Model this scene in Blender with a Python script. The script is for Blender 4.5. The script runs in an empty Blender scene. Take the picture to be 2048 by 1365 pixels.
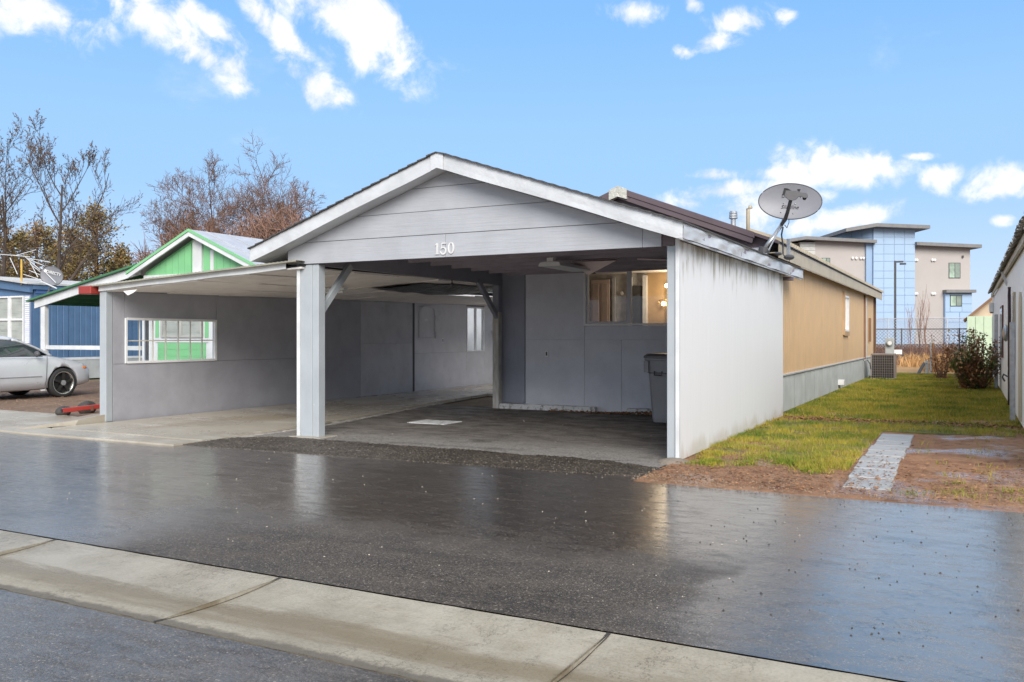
import bpy, math, random
from mathutils import Vector, Matrix, Euler, noise
R = math.radians
S = bpy.context.scene
COL = S.collection
random.seed(7)

# ------------------------------------------------------------------ camera, sky, sun, exposure
YAW = R(27.66)
cam_data = bpy.data.cameras.new('camera'); cam = bpy.data.objects.new('camera', cam_data); COL.objects.link(cam)
cam.location = (0, 0, 1.4); cam.rotation_euler = (R(90), 0, YAW)
cam_data.sensor_width = 36; cam_data.lens = 30.62; cam_data.shift_y = -0.0051
cam_data.clip_start = .05; cam_data.clip_end = 3000
S.camera = cam
SUN_EL, SUN_AZ = R(31), R(148)          # azimuth clockwise from +Y
sun_data = bpy.data.lights.new('sun', 'SUN'); sun = bpy.data.objects.new('sun', sun_data); COL.objects.link(sun)
sun_data.energy = 1.5; sun_data.angle = R(34); sun_data.color = (1, .95, .88)
sd = Vector((math.sin(SUN_AZ)*math.cos(SUN_EL), math.cos(SUN_AZ)*math.cos(SUN_EL), math.sin(SUN_EL)))
sun.rotation_euler = sd.to_track_quat('Z', 'Y').to_euler(); sun.location = (20, -20, 30)
S.view_settings.view_transform = 'Standard'; S.view_settings.look = 'None'
S.view_settings.gamma = 1; S.view_settings.use_curve_mapping = False
S.view_settings.exposure = 1.53
S.cycles.diffuse_bounces = 8; S.cycles.max_bounces = 12

W_ = bpy.data.worlds.new('World'); S.world = W_; W_.use_nodes = True
wt = W_.node_tree; wt.nodes.clear()
class NT:
    """tiny node-tree helper"""
    def __init__(s, t): s.t = t
    def n(s, ty, **kw):
        x = s.t.nodes.new(ty)
        for k, v in kw.items(): setattr(x, k, v)
        return x
    def put(s, sock, v):
        if isinstance(v, bpy.types.NodeSocket): s.t.links.new(v, sock)
        elif isinstance(v, (int, float)): 
            if hasattr(sock.default_value, '__len__'): sock.default_value = (v,)*len(sock.default_value)
            else: sock.default_value = v
        else:
            v = tuple(v)
            if len(sock.default_value) == 4 and len(v) == 3: v = v+(1,)
            sock.default_value = v
    def m(s, op, a, b=0, c=0, clamp=False):
        x = s.n('ShaderNodeMath', operation=op, use_clamp=clamp)
        for i, v in enumerate((a, b, c)): s.put(x.inputs[i], v)
        return x.outputs[0]
    def step(s, v, lo, hi, a=0, b=1):
        x = s.n('ShaderNodeMapRange', interpolation_type='SMOOTHSTEP')
        for i, q in enumerate((v, lo, hi, a, b)): s.put(x.inputs[i], q)
        return x.outputs[0]
    def mix(s, f, a, b, blend='MIX'):
        x = s.n('ShaderNodeMix', data_type='RGBA', blend_type=blend)
        s.put(x.inputs[0], f); s.put(x.inputs[6], a); s.put(x.inputs[7], b)
        return x.outputs[2]
    def mapv(s, vec, loc=(0,0,0), rot=(0,0,0), sc=(1,1,1), ty='POINT'):
        x = s.n('ShaderNodeMapping', vector_type=ty)
        s.put(x.inputs[0], vec); x.inputs[1].default_value = loc; x.inputs[2].default_value = rot; x.inputs[3].default_value = sc
        return x.outputs[0]
    def noise(s, vec, scale, detail=3, rough=.55, dist=0):
        x = s.n('ShaderNodeTexNoise'); s.put(x.inputs['Vector'], vec)
        x.inputs['Scale'].default_value = scale; x.inputs['Detail'].default_value = detail
        x.inputs['Roughness'].default_value = rough; x.inputs['Distortion'].default_value = dist
        return x.outputs[0]
    def voro(s, vec, scale, out=0, feature='F1'):
        x = s.n('ShaderNodeTexVoronoi', feature=feature); s.put(x.inputs['Vector'], vec); x.inputs['Scale'].default_value = scale
        return x.outputs[out]
    def xyz(s, v):
        x = s.n('ShaderNodeSeparateXYZ'); s.put(x.inputs[0], v); return x.outputs
    def comb(s, a, b, c=0):
        x = s.n('ShaderNodeCombineXYZ')
        for i, v in enumerate((a, b, c)): s.put(x.inputs[i], v)
        return x.outputs[0]
w = NT(wt)
sky = w.n('ShaderNodeTexSky', sky_type='NISHITA', sun_disc=False, sun_elevation=SUN_EL, sun_rotation=SUN_AZ)
sky.air_density = 1.0; sky.dust_density = .1; sky.ozone_density = 3.0
dirv = w.n('ShaderNodeTexCoord').outputs['Generated']
dx, dy, dz = w.xyz(dirv)
az = w.m('MULTIPLY', w.m('ARCTAN2', dx, dy), 57.2958)
el = w.m('MULTIPLY', w.m('ARCSINE', dz), 57.2958)
azel = w.comb(az, el)
CLOUDS = [(-57.12,18.36,3.2,1.2,-.15),(-47.66,17.29,2.7,.9,-.62),(-49.95,18.69,2.3,1.0,-.35),(-45.54,16.35,1.6,.75,-.9),(-38.51,20.4,4.2,1.9,-.45),(-36.76,18.84,2.8,1.6,-.75),(-42.11,18.22,1.5,.7,-.7),(-40.78,15.83,2.0,.9,-.45),(-43.8,19.5,1.4,.6,-.8),(-46.49,18.39,1.9,.6,-.5),(-19.62,20.22,1.3,.6,-.1),(-12.99,19.28,1.8,.6,-.05),(-14.7,18.18,1.3,.5,.1),(-16.52,17.77,.6,.35,0),(-10.26,19.29,.65,.32,0),(-15.95,20.47,.6,.4,-.5),(-9.07,10.5,1.9,.95,0),(-5.74,10.17,2.0,.85,0),(-10.56,10.17,2.1,.45,0),(-1.49,9.19,.8,.65,0),(-13.76,9.24,2.9,.5,.1),(-11.16,8.51,2.5,.5,0),(-16.11,8.45,1.0,.35,-.2),(-12.38,7.63,2.3,1.0,0),(-7.6,6.98,3.3,.6,.1),(-2.56,10.6,.95,.2,-.1),(1.85,8.58,1.5,.8,0),(1.85,6.61,.5,.25,0),(-14.54,10.21,1.1,.3,0),(-9.66,6.76,1.8,.45,0)]
# blobs of fair-weather cloud outside the frame, none drawn
rc = random.Random(3)
for _ in range(0):
    a_ = rc.choice([rc.uniform(12, 180), rc.uniform(-180, -66)]); e_ = rc.uniform(7, 36)
    CLOUDS.append((a_, e_, rc.uniform(2, 7), rc.uniform(.8, 2.6), rc.uniform(-.5, .5)))
dmin = None
for (a, e, ra, rb, rot) in CLOUDS:
    q = w.mapv(azel, loc=(a, e, 0), rot=(0, 0, rot), sc=(ra, rb, 1), ty='TEXTURE')
    ln = w.n('ShaderNodeVectorMath', operation='LENGTH'); w.put(ln.inputs[0], q)
    dmin = ln.outputs['Value'] if dmin is None else w.m('MINIMUM', dmin, ln.outputs['Value'])
cn = w.noise(dirv, 26, 8, .62, .3)
cn2 = w.noise(dirv, 9, 4, .5)
body = w.m('SUBTRACT', 1.60, dmin)
dens = w.m('ADD', body, w.m('ADD', w.m('MULTIPLY', w.m('SUBTRACT', cn, .5), 4.6), w.m('MULTIPLY', w.m('SUBTRACT', cn2, .5), 1.6)))
dens = w.m('MULTIPLY', w.step(dens, -.05, 1.5), w.step(dmin, 2.4, 1.1))
# unseen cloud cover overhead and behind the camera, added to brighten the ambient light
up = w.m('MAXIMUM', dz, .06)
plane = w.comb(w.m('DIVIDE', dx, up), w.m('DIVIDE', dy, up))
cov = w.step(w.noise(plane, .9, 9, .6, .4), .40, .56)
away = w.m('MAXIMUM', w.step(el, 22, 34), w.step(w.m('COSINE', w.m('MULTIPLY', w.m('ADD', az, 27.66), .0174533)), .74, .40))
dens = w.m('MAXIMUM', dens, w.m('MULTIPLY', w.m('MULTIPLY', cov, away), w.step(el, 1, 7)))
wisp = w.m('MULTIPLY', w.step(w.noise(w.mapv(dirv, sc=(1, 1, 2.2)), 5, 7, .62, .2), .60, .86), .35)
dens = w.m('MAXIMUM', dens, wisp)
# pale air near the horizon as in any clear winter sky
ccol = w.mix(w.step(w.m('ADD', w.m('MULTIPLY', cn, .5), w.m('MULTIPLY', cn2, .5)), .38, .6), (3.5, 3.75, 4.15), (4.6, 4.62, 4.7))
ccol = w.mix(away, ccol, (5.2, 5.3, 5.5))  # clouds out of view made brighter than those in view, for fill light
hs = w.n('ShaderNodeHueSaturation'); hs.inputs['Saturation'].default_value = 1.0; w.put(hs.inputs['Color'], sky.outputs[0])
hcol = w.mix(w.step(el, 11, 22), w.mix(w.step(el, 0, 11), (2.55, 3.1, 4.05), (1.5, 2.6, 4.1)), (.93, 2.12, 4.05))
hazy = w.mix(w.step(el, 45, 10, .35, .95), hs.outputs[0], hcol)
skyc = w.mix(dens, hazy, ccol)
bg = w.n('ShaderNodeBackground'); w.put(bg.inputs[0], skyc); bg.inputs[1].default_value = .085
wo = w.n('ShaderNodeOutputWorld'); wt.links.new(bg.outputs[0], wo.inputs[0])

# ------------------------------------------------------------------ materials
MATS = {}
def base_nodes(name):
    m = bpy.data.materials.new(name); m.use_nodes = True
    t = m.node_tree; b = t.nodes['Principled BSDF']
    return m, NT(t), b
def mat(name, col, rough=.6, metal=0, var=.10, vs=2.5, layers=(), bump=0, bs=60, bst=(1,1,1), spec=.4, world=False, emit=None, coat=0, alpha=None, bdist=.004):
    """procedural surface: broad tone drift, optional stain layers (colour, scale, stretch, lo, hi, amount), fine relief"""
    if name in MATS: return MATS[name]
    m, g, b = base_nodes(name)
    if world: vec = g.n('ShaderNodeNewGeometry').outputs['Position']
    else:
        tc = g.n('ShaderNodeTexCoord').outputs['Object']; oi = g.n('ShaderNodeObjectInfo').outputs['Random']
        va = g.n('ShaderNodeVectorMath', operation='ADD'); g.put(va.inputs[0], tc)
        g.put(va.inputs[1], g.comb(g.m('MULTIPLY', oi, 37.), g.m('MULTIPLY', oi, 91.), g.m('MULTIPLY', oi, 53.)))
        vec = va.outputs[0]
    n1 = g.noise(vec, vs, 5, .6)
    lo = tuple(c*(1-var) for c in col); hi = tuple(min(1, c*(1+var)) for c in col)
    c = g.mix(g.step(n1, .3, .7), lo, hi)
    for (lc, ls, lst, a, bb, amt) in layers:
        ln = g.noise(g.mapv(vec, sc=lst), ls, 6, .62)
        c = g.mix(g.m('MULTIPLY', g.step(ln, a, bb), amt), c, lc)
    g.put(b.inputs['Base Color'], c)
    rr = g.m('ADD', g.m('MULTIPLY', g.m('SUBTRACT', n1, .5), .25), rough)
    g.put(b.inputs['Roughness'], rr); b.inputs['Metallic'].default_value = metal
    b.inputs['Specular IOR Level'].default_value = spec
    if coat: b.inputs['Coat Weight'].default_value = coat; b.inputs['Coat Roughness'].default_value = .08
    if bump:
        bn = g.n('ShaderNodeBump'); bn.inputs['Strength'].default_value = bump; bn.inputs['Distance'].default_value = bdist
        g.put(bn.inputs['Height'], g.noise(g.mapv(vec, sc=bst), bs, 4, .6)); g.put(b.inputs['Normal'], bn.outputs[0])
    if emit: b.inputs['Emission Color'].default_value = emit[0]+(1,); b.inputs['Emission Strength'].default_value = emit[1]
    if alpha is not None: b.inputs['Alpha'].default_value = alpha
    MATS[name] = m
    return m
def glass(name, tint=(.9,.93,.95), refl=1.0):
    """thin window glass: mirror reflection by Fresnel over a clear pane"""
    m, g, b = base_nodes(name); g.t.nodes.remove(b)
    out = g.t.nodes['Material Output']
    tr = g.n('ShaderNodeBsdfTransparent'); tr.inputs[0].default_value = tint+(1,)
    gl = g.n('ShaderNodeBsdfGlossy'); gl.inputs['Roughness'].default_value = .03
    fr = g.n('ShaderNodeFresnel'); fr.inputs[0].default_value = 1.6
    ms = g.n('ShaderNodeMixShader'); g.put(ms.inputs[0], g.m('MULTIPLY', fr.outputs[0], refl, clamp=True))
    g.t.links.new(tr.outputs[0], ms.inputs[1]); g.t.links.new(gl.outputs[0], ms.inputs[2]); g.t.links.new(ms.outputs[0], out.inputs[0])
    MATS[name] = m
    return m

grime = ((.10,.09,.06), 1.6, (1,1,.35), .5, .8, .35)
m_white   = mat('weathered_white_paint', (.60,.61,.61), .5, layers=[((.45,.42,.36), 7, (1,1,.3), .58, .8, .45)], bump=.3, bs=40)
m_trim    = mat('painted_trim', (.50,.515,.54), .45, layers=[((.33,.31,.28), 9, (1,1,1), .6, .8, .5)], bump=.35, bs=14, bst=(1,1,1), bdist=.02)
m_wrap    = mat('wrapped_metal_fascia', (.54,.55,.56), .38, metal=.1, layers=[((.42,.41,.38), 5, (1,1,1), .6, .8, .4)], bump=.6, bs=3.5, bdist=.03)
m_board   = mat('grey_fibre_cement_board', (.37,.38,.405), .6, var=.05, layers=[((.30,.31,.33), 14, (.15,1,3), .5, .75, .5), ((.62,.63,.64), 30, (1,1,1), .78, .8, .7)], bump=.5, bs=26, bst=(.07,1,1.6), bdist=.01)
m_post    = mat('blue_grey_painted_post', (.36,.39,.41), .5, var=.05, layers=[((.36,.36,.35), 6, (3,3,.4), .56, .75, .5), ((.75,.76,.76), 22, (1,1,.5), .7, .76, .6)], bump=.35, bs=30, bst=(2,2,.2))
m_gwall   = mat('grey_stucco_wall', (.33,.33,.36), .75, var=.07, layers=[((.26,.26,.28), 3, (1,1,1), .55, .8, .45), ((.32,.32,.33), 18, (1,1,1), .70, .8, .35)], bump=.7, bs=70, bdist=.006)
m_gwall2  = mat('pale_grey_wall', (.58,.57,.59), .7, var=.06, layers=[((.42,.41,.42), 3, (1,1,1), .5, .8, .4)], bump=.6, bs=60, bdist=.005)
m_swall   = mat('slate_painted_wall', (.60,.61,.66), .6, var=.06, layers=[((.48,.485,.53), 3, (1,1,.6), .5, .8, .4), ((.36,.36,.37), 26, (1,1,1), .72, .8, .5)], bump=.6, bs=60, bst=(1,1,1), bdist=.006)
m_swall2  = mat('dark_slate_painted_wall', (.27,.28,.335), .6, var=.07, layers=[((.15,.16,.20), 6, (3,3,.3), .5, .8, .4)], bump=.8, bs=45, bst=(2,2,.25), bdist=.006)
m_plum    = mat('dark_plum_ceiling_paint', (.28,.245,.28), .6, var=.12, layers=[((.16,.14,.15), 8, (.2,1,1), .6, .8, .4)], bump=.4, bs=30, bst=(.1,1,1))
m_brown   = mat('plum_brown_metal', (.115,.085,.092), .45, metal=.15, var=.08, layers=[((.06,.045,.05), 5, (1,1,1), .64, .72, .6)], bump=.2, bs=12)
m_shingle = mat('asphalt_shingle', (.07,.065,.065), .9, var=.3, vs=30, bump=1, bs=120)
m_tan     = mat('tan_sheet_siding', (.61,.41,.225), .6, var=.05, layers=[((.52,.34,.19), 5, (3,3,.2), .55, .8, .4)], bump=.3, bs=60, bst=(2,2,.4))
m_tandk   = mat('brown_trim_strip', (.20,.105,.055), .6)
m_cream   = mat('cream_eave_metal', (.44,.375,.27), .5, layers=[((.30,.24,.15), 4, (1,1,1), .5, .8, .5)], bump=.3, bs=20)
m_skirt   = mat('pale_skirting_metal', (.42,.44,.43), .45, metal=.1, layers=[((.30,.28,.20), 5, (2,2,.5), .58, .8, .5)])
m_gutterm = mat('red_enamel', (.30,.035,.025), .35, layers=[((.14,.03,.02), 12, (1,1,1), .55, .75, .5)])
m_blue    = mat('blue_metal_siding', (.075,.145,.255), .55, var=.07, layers=[((.11,.185,.29), 5, (3,3,.2), .5, .8, .35)], bump=.35, bs=40, bst=(4,4,.2))
m_green   = mat('mint_green_paint', (.19,.47,.22), .55, var=.05, bump=.3, bs=40)
m_greendk = mat('dark_green_metal', (.05,.17,.075), .5, var=.1)
m_ceilw   = mat('off_white_ceiling_board', (.78,.74,.71), .7, var=.07, layers=[((.40,.35,.31), 3, (1,1,1), .55, .8, .4)], bump=.5, bs=4, bdist=.03)
m_wframe  = mat('white_window_frame', (.74,.74,.74), .4, layers=[((.5,.47,.42), 20, (1,1,1), .62, .8, .3)])
m_muntin  = mat('cream_glazing_bar', (.60,.57,.50), .5)
m_steel   = mat('galvanised_steel', (.42,.43,.44), .38, metal=.8, var=.15, vs=12)
m_dark    = mat('dark_grey_metal', (.075,.075,.08), .5)
m_black   = mat('black_plastic', (.015,.015,.016), .5)
m_tarp    = mat('black_tarpaulin', (.03,.03,.032), .35, bump=1, bs=9, bdist=.05)
m_dish    = mat('grey_dish_paint', (.20,.20,.22), .4, var=.04)
m_lnb     = mat('grey_plastic', (.085,.082,.085), .5)
m_bin     = mat('grey_bin_plastic', (.24,.24,.25), .45, var=.08, bump=.2, bs=90)
m_conc    = mat('damp_concrete', (.30,.27,.22), .35, var=.12, vs=1.2, world=True, layers=[((.22,.17,.10), 1.6, (1,.35,1), .52, .72, .55), ((.55,.53,.48), 2.2, (.5,1,1), .55, .75, .5), ((.15,.12,.09), 45, (1,1,1), .72, .78, .7)], bump=.4, bs=70, spec=.5)
m_curbc   = mat('white_chipped_concrete', (.62,.63,.63), .7, layers=[((.22,.20,.18), 9, (1,1,1), .52, .6, .8)], bump=1, bs=30, bdist=.02)
m_board2  = mat('pink_insulation_board', (.78,.66,.63), .7, var=.04)
m_ink     = mat('dark_print', (.05,.045,.05), .7)
m_bark    = mat('reddish_bark', (.16,.09,.06), .85, var=.25, vs=4)
m_barkd   = mat('dark_bark', (.085,.062,.048), .85, var=.25, vs=4)
m_twigp   = mat('reddish_twigs', (.25,.145,.105), .85, var=.3, vs=1)
m_buds    = mat('dry_seed_clusters', (.14,.075,.04), .8, var=.4, vs=9)
m_needle  = mat('brown_green_foliage', (.23,.175,.06), .75, var=.5, vs=1.5, world=True, layers=[((.36,.18,.08), 1.1, (1,1,1), .48, .66, .8)])
m_leaf    = mat('dark_green_leaf', (.105,.15,.035), .45, var=.4, vs=2.5, world=True, layers=[((.30,.13,.06), 2.2, (1,1,1), .40, .55, .9)])
m_leafbr  = mat('dry_brown_leaf', (.30,.15,.07), .75, var=.4, vs=6, world=True)
m_straw   = mat('straw_grass', (.40,.23,.095), .8, var=.35, vs=2, world=True)
m_litter  = mat('leaf_litter_brown', (.24,.12,.055), .75, var=.55, vs=14, world=True)
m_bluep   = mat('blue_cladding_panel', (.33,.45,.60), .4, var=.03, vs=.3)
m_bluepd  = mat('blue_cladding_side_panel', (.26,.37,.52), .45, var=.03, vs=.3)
m_stucco  = mat('taupe_render', (.42,.385,.36), .85, var=.04, vs=.3, bump=.3, bs=8)
m_roofg   = mat('grey_roof_edge', (.19,.185,.18), .6)
m_greyhse = mat('white_painted_siding', (.80,.81,.81), .55, var=.04, layers=[((.40,.38,.34), 3, (2,2,.3), .6, .8, .3)], bump=.2, bs=50, bst=(3,3,.3))
m_warm    = mat('warm_ochre_wall', (.42,.28,.15), .7)
m_marble  = mat('mottled_grey_panel', (.50,.49,.47), .5, var=.2, vs=7)
m_door    = mat('cream_pink_door', (.62,.52,.48), .5, var=.03)
m_brass   = mat('brass', (.65,.45,.15), .3, metal=.9)
m_silver  = mat('silver_car_paint', (.58,.595,.62), .30, metal=.25, var=.03, coat=.6, layers=[((.34,.32,.29), 3, (1,1,1), .62, .85, .3)])
m_tyre    = mat('tyre_rubber', (.028,.027,.027), .8)
m_amber   = mat('amber_lens', (.65,.20,.05), .25)
m_lamp    = mat('headlight_lens', (.55,.58,.56), .12, metal=.3)
m_plate   = mat('white_plastic', (.75,.74,.72), .4)
m_coil    = mat('brown_grey_condenser_metal', (.24,.195,.17), .5)
m_palegrn = mat('pale_green_metal', (.47,.58,.42), .6, var=.05)
m_stone   = mat('paver_concrete', (.33,.335,.335), .6, var=.1, vs=3, layers=[((.30,.27,.22), 6, (1,1,1), .55, .8, .4)], bump=.4, bs=60, spec=.5)
m_rock    = mat('dark_rock', (.05,.046,.044), .7, bump=1, bs=20)
m_glass   = glass('window_glass')
m_glassd  = mat('dark_window_glass', (.055,.062,.055), .08, var=.3, vs=1.5, spec=.9, layers=[((.17,.22,.17), .9, (1,1,.5), .45, .6, .8)])
m_carglass= mat('tinted_car_glass', (.035,.045,.05), .06, spec=1)
m_blind   = mat('window_blind', (.34,.36,.33), .7, layers=[((.12,.13,.12), 5, (.3,1,6), .5, .7, .6)])
m_glow    = mat('lit_globe', (1,.85,.6), .5, emit=((1,.8,.5), 6))

def painted_sheen(g, px, py, wet):  # mask for the pale sky sheen painted into the asphalt colour
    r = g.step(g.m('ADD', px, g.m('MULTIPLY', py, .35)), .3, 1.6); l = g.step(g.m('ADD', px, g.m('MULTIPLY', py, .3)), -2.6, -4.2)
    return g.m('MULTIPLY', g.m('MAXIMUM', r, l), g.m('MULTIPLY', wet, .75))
def asphalt(name, wet_expr, tone=1.0, rough_dry=.62, spk=1.0, extra=None, warm=((.032,.027,.023), (.066,.054,.043))):
    """aggregate in a dark binder; a film of water lies where wet_expr says so"""
    m, g, b = base_nodes(name)
    P = g.n('ShaderNodeNewGeometry').outputs['Position']
    px, py, pz = g.xyz(P)
    big = g.noise(P, .45, 5, .6); mid = g.noise(g.mapv(P, sc=(1,1.6,1)), 2.2, 5, .65)
    v1 = g.voro(P, 125, 1); vx = g.xyz(v1)[0]          # one colour per grain
    v2 = g.noise(P, 60, 3, .7)
    c = g.mix(g.step(mid, .3, .72), tuple(x*tone for x in warm[0]), tuple(x*tone for x in warm[1]))
    c = g.mix(g.m('MULTIPLY', g.step(vx, .60, .92), .75*spk), c, (.15,.125,.10))
    c = g.mix(g.m('MULTIPLY', g.step(vx, .965, .995), .8*spk), c, (.34,.29,.23))
    c = g.mix(g.m('MULTIPLY', g.step(vx, .16, .02), .6), c, (.012,.011,.011))
    if extra: c = extra(g, P, px, py, big, mid, c)
    wet = wet_expr(g, P, px, py, big, mid)
    c = g.mix(g.m('MULTIPLY', wet, .3), c, (.028,.026,.025))
    c = g.mix(g.m('MULTIPLY', painted_sheen(g, px, py, wet), g.m('ADD', .55, g.m('MULTIPLY', big, .5))), c, (.20,.187,.172))  # lighter base colour stands in for bright sky reflection at both sides
    c = g.mix(g.m('MULTIPLY', g.step(g.voro(P, 70, 0), .16, .06), .35), c, (.02,.018,.016))
    c = g.mix(g.m('MULTIPLY', g.step(g.noise(g.mapv(P, sc=(.5,1.5,1)), 1.6, 6, .65), .55, .68), .5), c, (.018,.016,.015))
    g.put(b.inputs['Base Color'], c)
    brk = g.step(g.m('ADD', g.m('MULTIPLY', g.noise(g.mapv(P, sc=(.35,1,1)), 11, 5, .7), .6), g.m('MULTIPLY', g.noise(P, 55, 3, .7), .4)), .40, .56)
    wet = g.m('MULTIPLY', wet, g.m('ADD', .68, g.m('MULTIPLY', brk, .32)))
    dryr = g.m('ADD', rough_dry, g.m('MULTIPLY', g.m('SUBTRACT', mid, .5), .3))
    rr = g.m('ADD', g.m('MULTIPLY', dryr, g.m('SUBTRACT', 1.0, wet)), g.m('MULTIPLY', wet, .10))
    g.put(b.inputs['Roughness'], rr)
    b.inputs['Specular Tint'].default_value = (1, .84, .66, 1)
    g.put(b.inputs['Specular IOR Level'], g.m('MINIMUM', 1.0, g.m('ADD', .28, g.m('MULTIPLY', wet, .9))))
    g.put(b.inputs['IOR'], g.m('ADD', 1.45, g.m('MULTIPLY', wet, .45)))
    crk = g.m('MULTIPLY', g.step(g.m('ABSOLUTE', g.m('SUBTRACT', g.noise(g.mapv(P, sc=(.55,1,1)), .55, 9, .68), .47)), .004, .001), .75)
    c = g.mix(crk, c, (.006,.006,.006)); g.put(b.inputs['Base Color'], c)
    hgt = g.m('ADD', g.m('MULTIPLY', g.voro(P, 125, 0), -.5), g.m('MULTIPLY', v2, .5))
    bn = g.n('ShaderNodeBump'); bn.inputs['Distance'].default_value = .006
    g.put(bn.inputs['Strength'], g.m('ADD', .10, g.m('MULTIPLY', g.m('SUBTRACT', 1.0, wet), .75)))
    g.put(bn.inputs['Height'], hgt)
    bn2 = g.n('ShaderNodeBump'); bn2.inputs['Distance'].default_value = .03; bn2.inputs['Strength'].default_value = .12
    g.put(bn2.inputs['Height'], g.noise(P, 9, 3, .5)); g.put(bn2.inputs['Normal'], bn.outputs[0])
    g.put(b.inputs['Normal'], bn2.outputs[0])
    # the water film itself: a smooth coat over the aggregate
    g.put(b.inputs['Coat Weight'], g.m('MULTIPLY', g.step(wet, .30, .90), .42)); b.inputs['Coat Roughness'].default_value = .11; b.inputs['Coat IOR'].default_value = 1.45
    cb = g.n('ShaderNodeBump'); cb.inputs['Distance'].default_value = .004; cb.inputs['Strength'].default_value = .35
    g.put(cb.inputs['Height'], g.noise(P, 38, 4, .6)); g.put(b.inputs['Coat Normal'], cb.outputs[0])
    return m
def wet_main(g, P, px, py, big, mid):
    wob = g.m('MULTIPLY', g.m('SUBTRACT', g.noise(P, .9, 5, .6), .5), 2.2)
    right = g.step(g.m('ADD', g.m('ADD', px, g.m('MULTIPLY', py, .35)), g.m('MULTIPLY', wob, .6)), -.15, .55)
    left = g.step(g.m('ADD', g.m('ADD', px, g.m('MULTIPLY', py, .25)), wob), -3.3, -5.0)
    back = g.step(g.m('ADD', py, wob), 4.2, 5.9)
    streak = g.m('MULTIPLY', g.step(g.m('ABSOLUTE', g.m('ADD', g.m('ADD', px, 1.55), g.m('ADD', g.m('MULTIPLY', g.m('SUBTRACT', py, 5), -.28), g.m('MULTIPLY', wob, .25)))), .34, .10), g.step(py, 7.2, 6.4))
    right = g.m('MULTIPLY', right, g.m('SUBTRACT', 1.0, g.m('MULTIPLY', streak, .85)))
    a = g.m('MAXIMUM', right, left); a = g.m('MAXIMUM', a, g.m('MULTIPLY', back, .92))
    tex = g.step(g.noise(g.mapv(P, sc=(1,1.4,1)), 3.0, 6, .7), .18, .5)
    a = g.m('MULTIPLY', a, g.m('ADD', .72, g.m('MULTIPLY', tex, .28)))
    return g.m('ADD', g.m('MULTIPLY', a, .85), .15, clamp=True)
def wet_front(g, P, px, py, big, mid):
    wob = g.m('MULTIPLY', g.m('SUBTRACT', g.noise(P, 1.6, 5, .6), .5), 1.4)
    return g.m('ADD', g.m('MULTIPLY', g.step(g.m('ADD', px, wob), -1.7, -2.4), .5), .12, clamp=True)
def wet_floor(g, P, px, py, big, mid):
    return g.m('MULTIPLY', g.step(mid, .35, .7), .45)
def worn_band(g, P, px, py, big, mid, c):
    # paler gravelly wear along the mouth of the carport, damp dark patches further in
    n = g.noise(P, 3.5, 6, .7); n2 = g.noise(P, 42, 4, .75)
    band = g.m('MULTIPLY', g.step(g.m('ADD', py, g.m('MULTIPLY', g.m('SUBTRACT', n, .5), 1.6)), 10.7, 9.6), g.step(n2, .38, .62))
    c = g.mix(g.m('MULTIPLY', band, .75), c, (.36,.345,.32))
    c = g.mix(g.m('MULTIPLY', g.m('MULTIPLY', g.step(n, .50, .62), g.step(py, 10.2, 11.2)), .6), c, (.045,.042,.04))
    return g.mix(g.m('MULTIPLY', g.step(g.noise(g.mapv(P, sc=(1,2,1)), 9, 5, .7), .60, .68), .6), c, (.26,.24,.21))
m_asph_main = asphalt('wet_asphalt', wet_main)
m_asph_front = asphalt('near_asphalt', wet_front, 1.15)
m_asph_floor = asphalt('old_asphalt', wet_floor, 2.3, .85, 1.6, worn_band, ((.034,.033,.032), (.072,.069,.066)))
m_asph_lip = asphalt('coarse_asphalt', lambda g, P, px, py, big, mid: g.m('MULTIPLY', mid, .35), .55, .6, .9)

def earth(name, cols, wet=.4, grassy=0):
    m, g, b = base_nodes(name)
    P = g.n('ShaderNodeNewGeometry').outputs['Position']
    px, py, pz = g.xyz(P)
    n1 = g.noise(P, 1.1, 6, .65); n2 = g.noise(P, 7, 6, .7); n3 = g.noise(P, 45, 4, .7)
    c = g.mix(g.step(n1, .32, .68), cols[0], cols[1]); c = g.mix(g.m('MULTIPLY', g.step(n2, .45, .7), .7), c, cols[2])
    c = g.mix(g.m('MULTIPLY', g.step(n3, .62, .72), .6), c, cols[3])
    if wet > .5:
        c = g.mix(g.m('MULTIPLY', g.step(g.noise(P, 2.3, 7, .72), .50, .66), .75), c, cols[2])
        c = g.mix(g.m('MULTIPLY', g.step(g.noise(P, .55, 5, .65), .50, .62), .5), c, tuple(q*.55 for q in cols[0]))
        c = g.mix(g.m('MULTIPLY', g.step(g.noise(P, 24, 5, .75), .60, .68), .6), c, (.36,.24,.14))
    g.put(b.inputs['Base Color'], c)
    wt_ = g.m('MULTIPLY', g.step(g.noise(P, .8, 4, .55), .50, .60), wet)
    g.put(b.inputs['Roughness'], g.m('SUBTRACT', .88, g.m('MULTIPLY', wt_, .75)))
    bn = g.n('ShaderNodeBump'); bn.inputs['Distance'].default_value = .03
    g.put(bn.inputs['Strength'], g.m('SUBTRACT', .9, g.m('MULTIPLY', wt_, .85)))
    g.put(bn.inputs['Height'], g.m('ADD', g.m('MULTIPLY', n2, .5), g.m('MULTIPLY', n3, .5))); g.put(b.inputs['Normal'], bn.outputs[0])
    return m
m_dirt = earth('damp_brown_soil', [(.25,.115,.052), (.35,.195,.105), (.12,.055,.028), (.42,.30,.20)], .9)
m_dirtl = earth('gravelly_brown_soil', [(.16,.10,.065), (.21,.13,.085), (.10,.055,.033), (.33,.25,.18)], .3)
m_lawn = earth('thin_turf', [(.10,.105,.018), (.20,.17,.032), (.06,.06,.014), (.26,.18,.06)], 0)
m_far = earth('far_ground', [(.15,.10,.05), (.20,.15,.08), (.10,.07,.04), (.22,.18,.12)], 0)
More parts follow.
